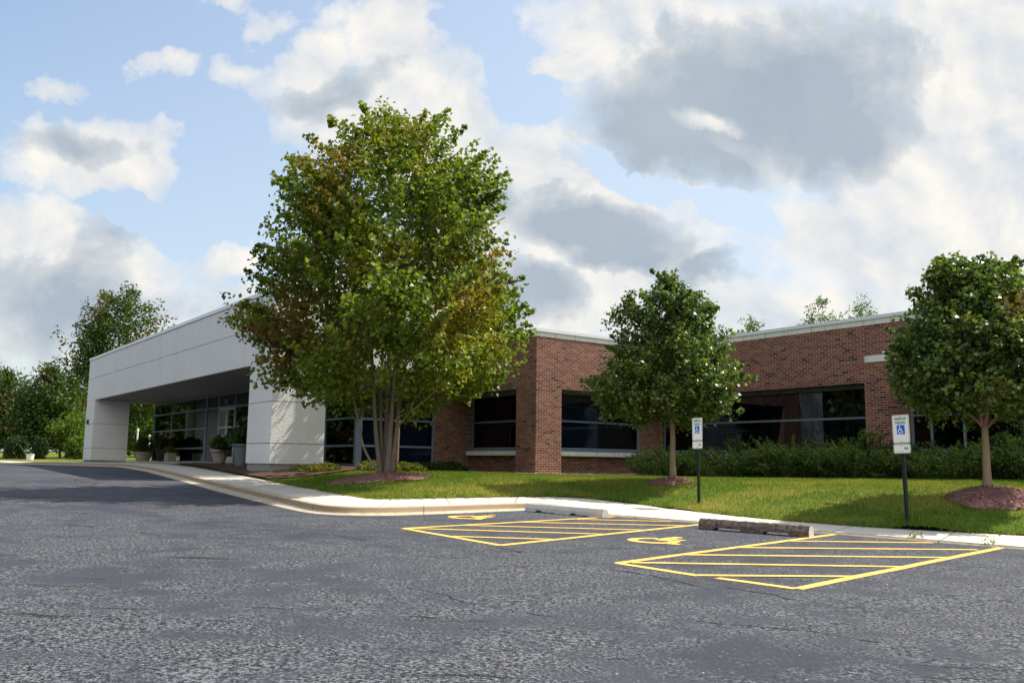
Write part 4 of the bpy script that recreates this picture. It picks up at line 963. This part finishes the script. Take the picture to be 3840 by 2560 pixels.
# ------------------------------------------------------------------ painted markings
def drape(mb, lift):
    mb.v = [(x, y, float(asph(x, y)) + lift + z) for x, y, z in mb.v]; return mb
def aisle(label, outline, hatch, w=.10):
    b = MB()
    for i, (p, q) in enumerate(outline): ribbon(b, [Vector(p).lerp(Vector(q), t) + Vector((random.uniform(-.006, .006),) * 2) for t in np.linspace(0, 1, 9)], w, .0004 * i)
    for i, (p, q) in enumerate(hatch): ribbon(b, [Vector(p).lerp(Vector(q), t) + Vector((random.uniform(-.006, .006),) * 2) for t in np.linspace(0, 1, 9)], w * .95, .0004 * (len(outline) + i))
    return tag(drape(b, .004).build('access_aisle_marking', M['yellow']), label, 'road marking', kind='structure')
A1 = [(-10.80, 6.16), (-11.48, 10.62), (-8.53, 6.13), (-9.80, 11.0)]
A2 = [(-6.71, 6.25), (-7.80, 11.44), (-4.77, 6.46), (-5.72, 11.93)]
aisle('yellow hatched access aisle nearer the curb corner', [(A1[0], A1[1]), (A1[2], A1[3]), (A1[0], A1[2])], [((-11.25, 9.6), (-10.35, 10.82)), ((-11.1, 8.35), (-9.65, 10.45)), ((-10.93, 7.2), (-9.3, 9.30)), ((-10.76, 6.25), (-9.08, 8.25)), ((-9.62, 6.18), (-8.8, 7.15))])
aisle('yellow hatched access aisle nearest the camera', [(A2[0], A2[1]), (A2[2], A2[3]), (A2[0], (-5.70, 6.30)), ((-5.52, 6.34), A2[2])], [((-7.5, 9.85), (-6.47, 11.66)), ((-7.2, 8.6), (-5.72, 11.35)), ((-6.95, 7.4), (-5.42, 10.1)), ((-6.68, 6.4), (-5.18, 8.77)), ((-5.72, 6.3), (-4.98, 7.62))])
def symbol(label, x, y, s):
    b = MB(); wheelchair(b, s, .13, 0, .0004); a = R_(10)
    b.v = [(x + px * math.cos(a) - py * math.sin(a), y + px * math.sin(a) + py * math.cos(a), z) for px, py, z in b.v]
    tag(drape(b, .004).build('wheelchair_marking', M['yellow']), label, 'road marking', kind='structure')
symbol('yellow wheelchair symbol painted by the curb nose', -12.12, 8.32, .92)
symbol('yellow wheelchair symbol painted between the hatched aisles', -8.15, 8.48, .95)

# long tar-dark cracks along the stall ends and across the lot
def crack(pts, w, seed, label):
    g_ = random.Random(seed); P = []
    for a, c in zip(pts[:-1], pts[1:]):
        n = max(3, int((Vector(c) - Vector(a)).length / .06))
        P += [Vector(a).lerp(Vector(c), i / n) + Vector((g_.uniform(-.012, .012), g_.uniform(-.018, .018))) for i in range(n)]
    b = MB(); k = 0
    for i in range(len(P) - 1):
        if g_.random() < .12: continue
        d = (P[i + 1] - P[i]); nn = Vector((-d.y, d.x)).normalized(); a0 = w * g_.uniform(.3, 1.3); a1 = w * g_.uniform(.3, 1.3)
        q = [P[i] - nn * a0 / 2, P[i + 1] - nn * a1 / 2, P[i + 1] + nn * a1 / 2, P[i] + nn * a0 / 2]; b.face([(p.x, p.y, 0) for p in q])
    tag(drape(b, .0025).build('pavement_crack', M['crack']), label, 'crack', kind='structure')
crack([(-6.42, 5.88), (-5.95, 5.92), (-5.45, 5.86), (-5.2, 5.80)], .035, 1, 'dark crack just in front of the nearer aisle end')
crack([(-5.12, 5.98), (-4.7, 6.02), (-4.36, 5.95)], .03, 2, 'dark crack at the corner of the nearer aisle')
crack([(-8.5, 6.0), (-8.05, 5.97), (-7.7, 5.85)], .022, 3, 'thin crack in front of the farther aisle')
crack([(-6.3, 3.65), (-5.9, 3.72), (-5.6, 3.66), (-5.1, 3.75), (-4.69, 3.91)], .014, 4, 'thin crack across the middle of the lot')
crack([(-28.5, 4.6), (-27.2, 5.2), (-26.4, 5.0), (-24.5, 5.2), (-22.6, 4.5)], .05, 5, 'branching dark crack in the tree shadow')
crack([(-12.5, 3.9), (-11.4, 4.3), (-10.4, 4.9), (-9.6, 5.0)], .02, 6, 'thin crack left of the aisles')
crack([(-12.9, 2.4), (-11.6, 2.9), (-10.9, 3.1)], .02, 7, 'short crack at the left of the lot')
crack([(-4.2, 4.6), (-3.6, 5.0), (-3.0, 5.1)], .016, 8, 'short crack at the right of the lot')

# ------------------------------------------------------------------ scatter
# river stones along the brick base
V = []; F = []
ico = bmesh.new(); bmesh.ops.create_icosphere(ico, subdivisions=1, radius=1); iv = [v.co.copy() for v in ico.verts]; iff = [[v.index for v in f.verts] for f in ico.faces]; ico.free()
for k in range(1100):
    if random.random() < .5: x, y = random.uniform(-25.8, -21.1), YB - random.uniform(.02, .55)
    else: x, y = XB + random.uniform(.02, .55), random.uniform(YB - .5, 21.5)
    s = random.uniform(.025, .06); i = len(V); a = random.random() * 6.28
    for v in iv:
        px, py = v.x * s * 1.4, v.y * s; V.append((x + px * math.cos(a) - py * math.sin(a), y + px * math.sin(a) + py * math.cos(a), v.z * s * .7)); 
    F += [tuple(i + q for q in f) for f in iff]
V = np.array(V); V[:, 2] += lawn_z(V[:, 0], V[:, 1]) + .015
tag(link('gravel', np_mesh('gravel', V, np.array(F)), M['pebble']), 'pale river stones along the brick base', 'gravel', kind='stuff')

# grass blades on the lawn in front of the building
def in_mulch(x, y): return (np.hypot(x + 7.4, y - 15.3) < .68) | (np.hypot(x + 14.15, y - 14.75) < .45) | (np.hypot(x + 18.3, y - 9.8) < 1.1)
NB = 150000
bx_ = rng.uniform(-23.5, -4, NB * 3); by_ = rng.uniform(7.6, 20.5, NB * 3)
bpoly = np.array([tuple(p) for p in BACK if -60 < p[0] < 12] + [(12, 24), (-60, 24)])
def inside_np(x, y, P):
    c = np.zeros(len(x), bool); j = len(P) - 1
    for i in range(len(P)):
        cond = ((P[i, 1] > y) != (P[j, 1] > y)); 
        with np.errstate(divide='ignore', invalid='ignore'): xi = (P[j, 0] - P[i, 0]) * (y - P[i, 1]) / (P[j, 1] - P[i, 1]) + P[i, 0]
        c ^= cond & (x < xi); j = i
    return c
ok = inside_np(bx_, by_ , bpoly) & ~in_mulch(bx_, by_)
ok &= ~((bx_ < -21.1) & (by_ > 16.3)) & ~((bx_ < -22.0) & (by_ < 9.7 + (bx_ + 22) * -1.3)) & (by_ < 19.6)
bx_, by_ = bx_[ok][:NB], by_[ok][:NB]; n = len(bx_)
# a denser fringe hanging over the walk edge
ii = [i for i in range(len(SL)) if -22.3 < BACK[i, 0] < 2]; fi = rng.choice(ii, 9000); fx = BACK[fi, 0] + NORM[fi, 0] * rng.uniform(-.05, .10, 9000) + rng.normal(0, .12, 9000); fy = BACK[fi, 1] + NORM[fi, 1] * rng.uniform(-.05, .10, 9000) + rng.normal(0, .03, 9000)
bx_ = np.concatenate([bx_, fx]); by_ = np.concatenate([by_, fy]); n = len(bx_)
bz_ = lawn_z(bx_, by_) - .005
an = rng.uniform(0, 6.28, n); hgt = rng.uniform(.03, .075, n); wd = rng.uniform(.004, .009, n)
lx = rng.normal(0, .025, n); ly = rng.normal(0, .025, n)
P = np.stack([bx_, by_, bz_], 1); dx = np.stack([np.cos(an) * wd, np.sin(an) * wd, np.zeros(n)], 1); tip = P + np.stack([lx, ly, hgt], 1)
Vg = np.stack([P - dx, P + dx, tip], 1).reshape(-1, 3); Fg = np.arange(n * 3).reshape(-1, 3)
tag(link('grass', np_mesh('grass', Vg, Fg), M['blade']), 'short grass blades of the lawn with dry yellow patches', 'grass', kind='stuff')

# dry leaves and grit lying on the asphalt
nl = 800; lx_ = rng.uniform(-24, 0, nl); ly_ = rng.uniform(0, 9, nl); keep = (ly_ < 6.0) | (lx_ > -12); lx_, ly_ = lx_[keep], ly_[keep]; nl = len(lx_)
C = np.stack([lx_, ly_, asph(lx_, ly_) + .012], 1); an = rng.uniform(0, 6.28, nl); D = np.stack([np.cos(an), np.sin(an), rng.normal(0, .15, nl)], 1)
s = rng.uniform(.010, .026, nl); V, F = leaf_quads(C, unit(D), np.tile([0, 0, 1.], (nl, 1)), s, s * .7, .2)
tag(link('fallen_leaves', np_mesh('fallen_leaves', V, F), M['dry']), 'small dry leaves scattered over the asphalt', 'leaves', kind='stuff')
# weeds in the sidewalk joint
for lab, x, y, h, sd in (('small weed in the sidewalk joint beside the nearer aisle', -6.9, 12.0, .06, 3), ('thin weed at the asphalt edge by the last aisle line', -5.85, 12.0, .13, 4)):
    t = thing('weed', lab, 'weed', (x, y, float(asph(x, y)) + .02)); 
    crown('leaves', [(.0, .10, .10), (h * .6, .12, .12), (h, .05, .05)], 9 if sd == 3 else 5, 8, .03, M['cover'], t, spray=(.06, .02), seed=sd)
    b = MB()
    for k in range(4): b.tube([(0, 0, 0), (.03 * math.cos(k * 1.7), .03 * math.sin(k * 1.7), h * .8)], .002, 5)
    b.build('stem', M['bark_tan'], t)

# ------------------------------------------------------------------ sky
SUN = Vector((1.05, 3.55, 4.75)).normalized()
el = math.asin(SUN.z)
sl_ = bpy.data.lights.new('sun', 'SUN'); sl_.energy = 5.0; sl_.angle = R_(.5); sl_.color = (1, .93, .82)
so = bpy.data.objects.new('sun', sl_); COL.objects.link(so); so.rotation_euler = SUN.to_track_quat('Z', 'Y').to_euler()
w = bpy.data.worlds.new('World'); scene.world = w; w.use_nodes = True
t = NT(w, True)
sky = t.n('ShaderNodeTexSky'); sky.sky_type = 'NISHITA'; sky.sun_disc = False; sky.sun_elevation = el; sky.sun_rotation = math.atan2(SUN.x, SUN.y); sky.air_density = 1.2; sky.dust_density = 2.0; sky.ozone_density = 1.5
bg1 = t.n('ShaderNodeBackground', Color=sky.outputs[0], Strength=.135)
# cloud field drawn on the sky as a function of compass bearing and elevation
H = Vector((CF[0], CF[1], 0)).normalized(); Rr = Vector((H.y, -H.x, 0))
d = t.n('ShaderNodeTexCoord').outputs['Generated']
def dot(v): return t.n('ShaderNodeVectorMath', _operation='DOT_PRODUCT', i0=d, i1=tuple(v)).outputs['Value']
fwd_ = t.math('MAXIMUM', dot(H), .12)
u = t.math('DIVIDE', dot(Rr), fwd_); v = t.math('DIVIDE', dot((0, 0, 1)), fwd_)
uv = t.n('ShaderNodeCombineXYZ', X=u, Y=v).outputs[0]
def skyuv(px, py):
    k = 3840 / 2352; dd = CF + (px * k - 1920) / F_PX * CR - (py * k - 1280) / F_PX * CU
    f_ = dd @ np.array(H); return (dd @ np.array(Rr)) / f_, dd[2] / f_
KU = 3840 / 2352 / F_PX * 1.02
nz = t.n('ShaderNodeTexNoise', Vector=uv, Scale=9.0, Detail=7.0, Roughness=.58).outputs[1]
nzc = t.n('ShaderNodeVectorMath', _operation='SUBTRACT', i0=nz, i1=(.5, .5, .5)).outputs[0]
wuv = t.n('ShaderNodeVectorMath', _operation='ADD', i0=uv, i1=t.n('ShaderNodeVectorMath', _operation='SCALE', i0=nzc, Scale=.13).outputs[0]).outputs[0]
nzs = t.n('ShaderNodeTexNoise', Vector=uv, Scale=5.0, Detail=7.0, Roughness=.6).outputs[1]
suv = t.n('ShaderNodeVectorMath', _operation='ADD', i0=uv, i1=t.n('ShaderNodeVectorMath', _operation='SCALE', i0=t.n('ShaderNodeVectorMath', _operation='SUBTRACT', i0=nzs, i1=(.5, .5, .5)).outputs[0], Scale=.17).outputs[0]).outputs[0]
def blob(vec, px, py, rx, ry, rot=0):
    c = skyuv(px, py)
    m = t.map(vec, (rx * KU, ry * KU, 1), (c[0], c[1], 0), (0, 0, R_(-rot)), 'TEXTURE')
    return t.math('SUBTRACT', 1.0, t.n('ShaderNodeVectorMath', _operation='LENGTH', i0=m).outputs['Value'])
def field(vec, L):
    o = None
    for b in L:
        f_ = blob(vec, *b[:4], b[4] if len(b) > 4 else 0)
        if len(b) > 5: f_ = t.math('MULTIPLY', f_, b[5])
        o = f_ if o is None else t.math('SMOOTH_MAX', o, f_, .18)
    return o
CL = [(235, 345, 280, 120, 6), (110, 640, 370, 210, 10), (330, 760, 300, 130, 0), (60, 520, 200, 110), (140, 182, 85, 36, 0, .45), (372, 128, 90, 38, 0, .5), (548, 155, 100, 46, 25, .4), (560, 50, 150, 40, 0, .32),
      (860, 215, 320, 130, -6), (880, 50, 160, 110, 0), (720, 150, 120, 90, -30), (1000, 310, 330, 150, 20), (1300, 470, 480, 190, 26), (1450, 660, 330, 150, 16), (540, 590, 90, 70), (1120, 700, 380, 160, 0), (700, 760, 420, 110, 0),
      (1740, 210, 520, 290, -4), (2200, 240, 420, 420, 0), (1480, 60, 300, 150, 0), (1300, 165, 160, 50, -15), (2100, 560, 420, 160, 0), (1900, 740, 500, 110, 0, .6)]
cf = field(wuv, CL)
fb = t.noise(uv, 24, 6, .6)
GAP = [(1195, 235, 110, 100, 20), (1075, 70, 130, 60, 0), (1420, 395, 210, 34, 27), (1690, 505, 150, 60, 20), (330, 520, 170, 60, 20), (500, 330, 110, 160, 20), (420, 60, 200, 80, 0)]
cf = t.math('SUBTRACT', cf, t.math('MULTIPLY', t.math('MAXIMUM', field(suv, GAP), 0.0), .95))
cf = t.math('ADD', cf, t.math('MULTIPLY', t.math('SUBTRACT', fb, .5), .62))
mask = t.ramp(cf, [(-.0, 0), (.13, .55), (.36, 1)])
GR = [(1740, 205, 440, 225, -6), (1470, 300, 240, 130, 10), (1900, 270, 260, 170, 20), (1600, 380, 200, 80, 10), (1360, 520, 240, 95, 12), (1430, 590, 160, 60, 6), (1230, 680, 160, 90, 0), (1610, 640, 110, 50, 10), (760, 200, 170, 60, -14, .62), (200, 350, 190, 70, 4, .62), (120, 700, 300, 120, 0, .62), (260, 560, 130, 60, 0, .55), (1100, 440, 160, 80, 20, .8)]
gf = t.math('ADD', field(suv, GR), t.math('MULTIPLY', t.math('SUBTRACT', t.noise(uv, 14, 5, .55), .5), .24))
grey = t.ramp(gf, [(0.0, 0), (.17, .52), (.52, 1)])
hole = t.ramp(blob(suv, 1622, 262, 90, 42, 10), [(0, 0), (.8, 1)], 'EASE')
grey = t.math('MULTIPLY', grey, t.math('SUBTRACT', 1.0, t.math('MULTIPLY', hole, .9)))
def fbm(vec): return t.noise(vec, 7.5, 7, .56, .3)
sh = t.n('ShaderNodeVectorMath', _operation='ADD', i0=uv, i1=(.016, .020, 0)).outputs[0]
relief = t.math('MULTIPLY', t.math('SUBTRACT', fbm(uv), fbm(sh)), 3.2)
lit = t.mix(t.math('ADD', .56, relief, clamp=True), (.44, .485, .54), (.67, .645, .60))
gf = t.math('SUBTRACT', gf, t.math('MULTIPLY', relief, .30))
grey = t.ramp(gf, [(0.0, 0), (.17, .52), (.52, 1)])
grey = t.math('MULTIPLY', grey, t.math('SUBTRACT', 1.0, t.math('MULTIPLY', hole, .9)))
ccol = t.mix(grey, lit, t.mix(t.noise(uv, 8, 4), (.245, .30, .362), (.355, .40, .445)))
# general veil: thin high haze, thicker to the right (towards the sun) and at the horizon
veil = t.math('ADD', .58, t.math('ADD', t.math('MULTIPLY', u, .42), t.math('MULTIPLY', t.math('SUBTRACT', .25, v), .55)), clamp=True)
veil = t.math('MINIMUM', veil, .88)
bgv = t.n('ShaderNodeBackground', Color=(.47, .535, .60, 1), Strength=1.0)
bgc = t.n('ShaderNodeBackground', Strength=1.0); t.set(bgc.inputs[0], ccol)
m1 = t.n('ShaderNodeMixShader', Fac=veil); t.t.links.new(bg1.outputs[0], m1.inputs[1]); t.t.links.new(bgv.outputs[0], m1.inputs[2])
m2 = t.n('ShaderNodeMixShader', Fac=mask); t.t.links.new(m1.outputs[0], m2.inputs[1]); t.t.links.new(bgc.outputs[0], m2.inputs[2])
# unseen sky behind the camera: brighter cloud added to lift the shaded fronts
bk = t.ramp(t.math('ADD', t.math('MULTIPLY', dot(H), -1.0), .0), [(.05, 0), (.45, 1)])
nb = t.ramp(t.noise(d, 3.2, 6, .58), [(.40, 0), (.56, 1)])
bgb = t.n('ShaderNodeBackground', Strength=1.0); t.set(bgb.inputs[0], t.mix(nb, (.42, .54, .70), (1.12, 1.08, 1.0)))
m3 = t.n('ShaderNodeMixShader', Fac=bk); t.t.links.new(m2.outputs[0], m3.inputs[1]); t.t.links.new(bgb.outputs[0], m3.inputs[2])
wo = t.n('ShaderNodeOutputWorld'); t.t.links.new(m3.outputs[0], wo.inputs[0])

# ------------------------------------------------------------------ camera
cd = bpy.data.cameras.new('camera'); cam = bpy.data.objects.new('camera', cd); COL.objects.link(cam)
cd.sensor_width = 36; cd.lens = 36 * F_PX / 3840; cd.clip_start = .1; cd.clip_end = 3000
Mx = Matrix((( CR[0], CU[0], -CF[0], EYE.x), (CR[1], CU[1], -CF[1], EYE.y), (CR[2], CU[2], -CF[2], EYE.z), (0, 0, 0, 1)))
cam.matrix_world = Mx
scene.camera = cam
scene.view_settings.view_transform = 'Standard'; scene.view_settings.look = 'None'; scene.view_settings.exposure = .57; scene.view_settings.gamma = 1
scene.cycles.use_denoising = True
scene.cycles.transparent_max_bounces = 16
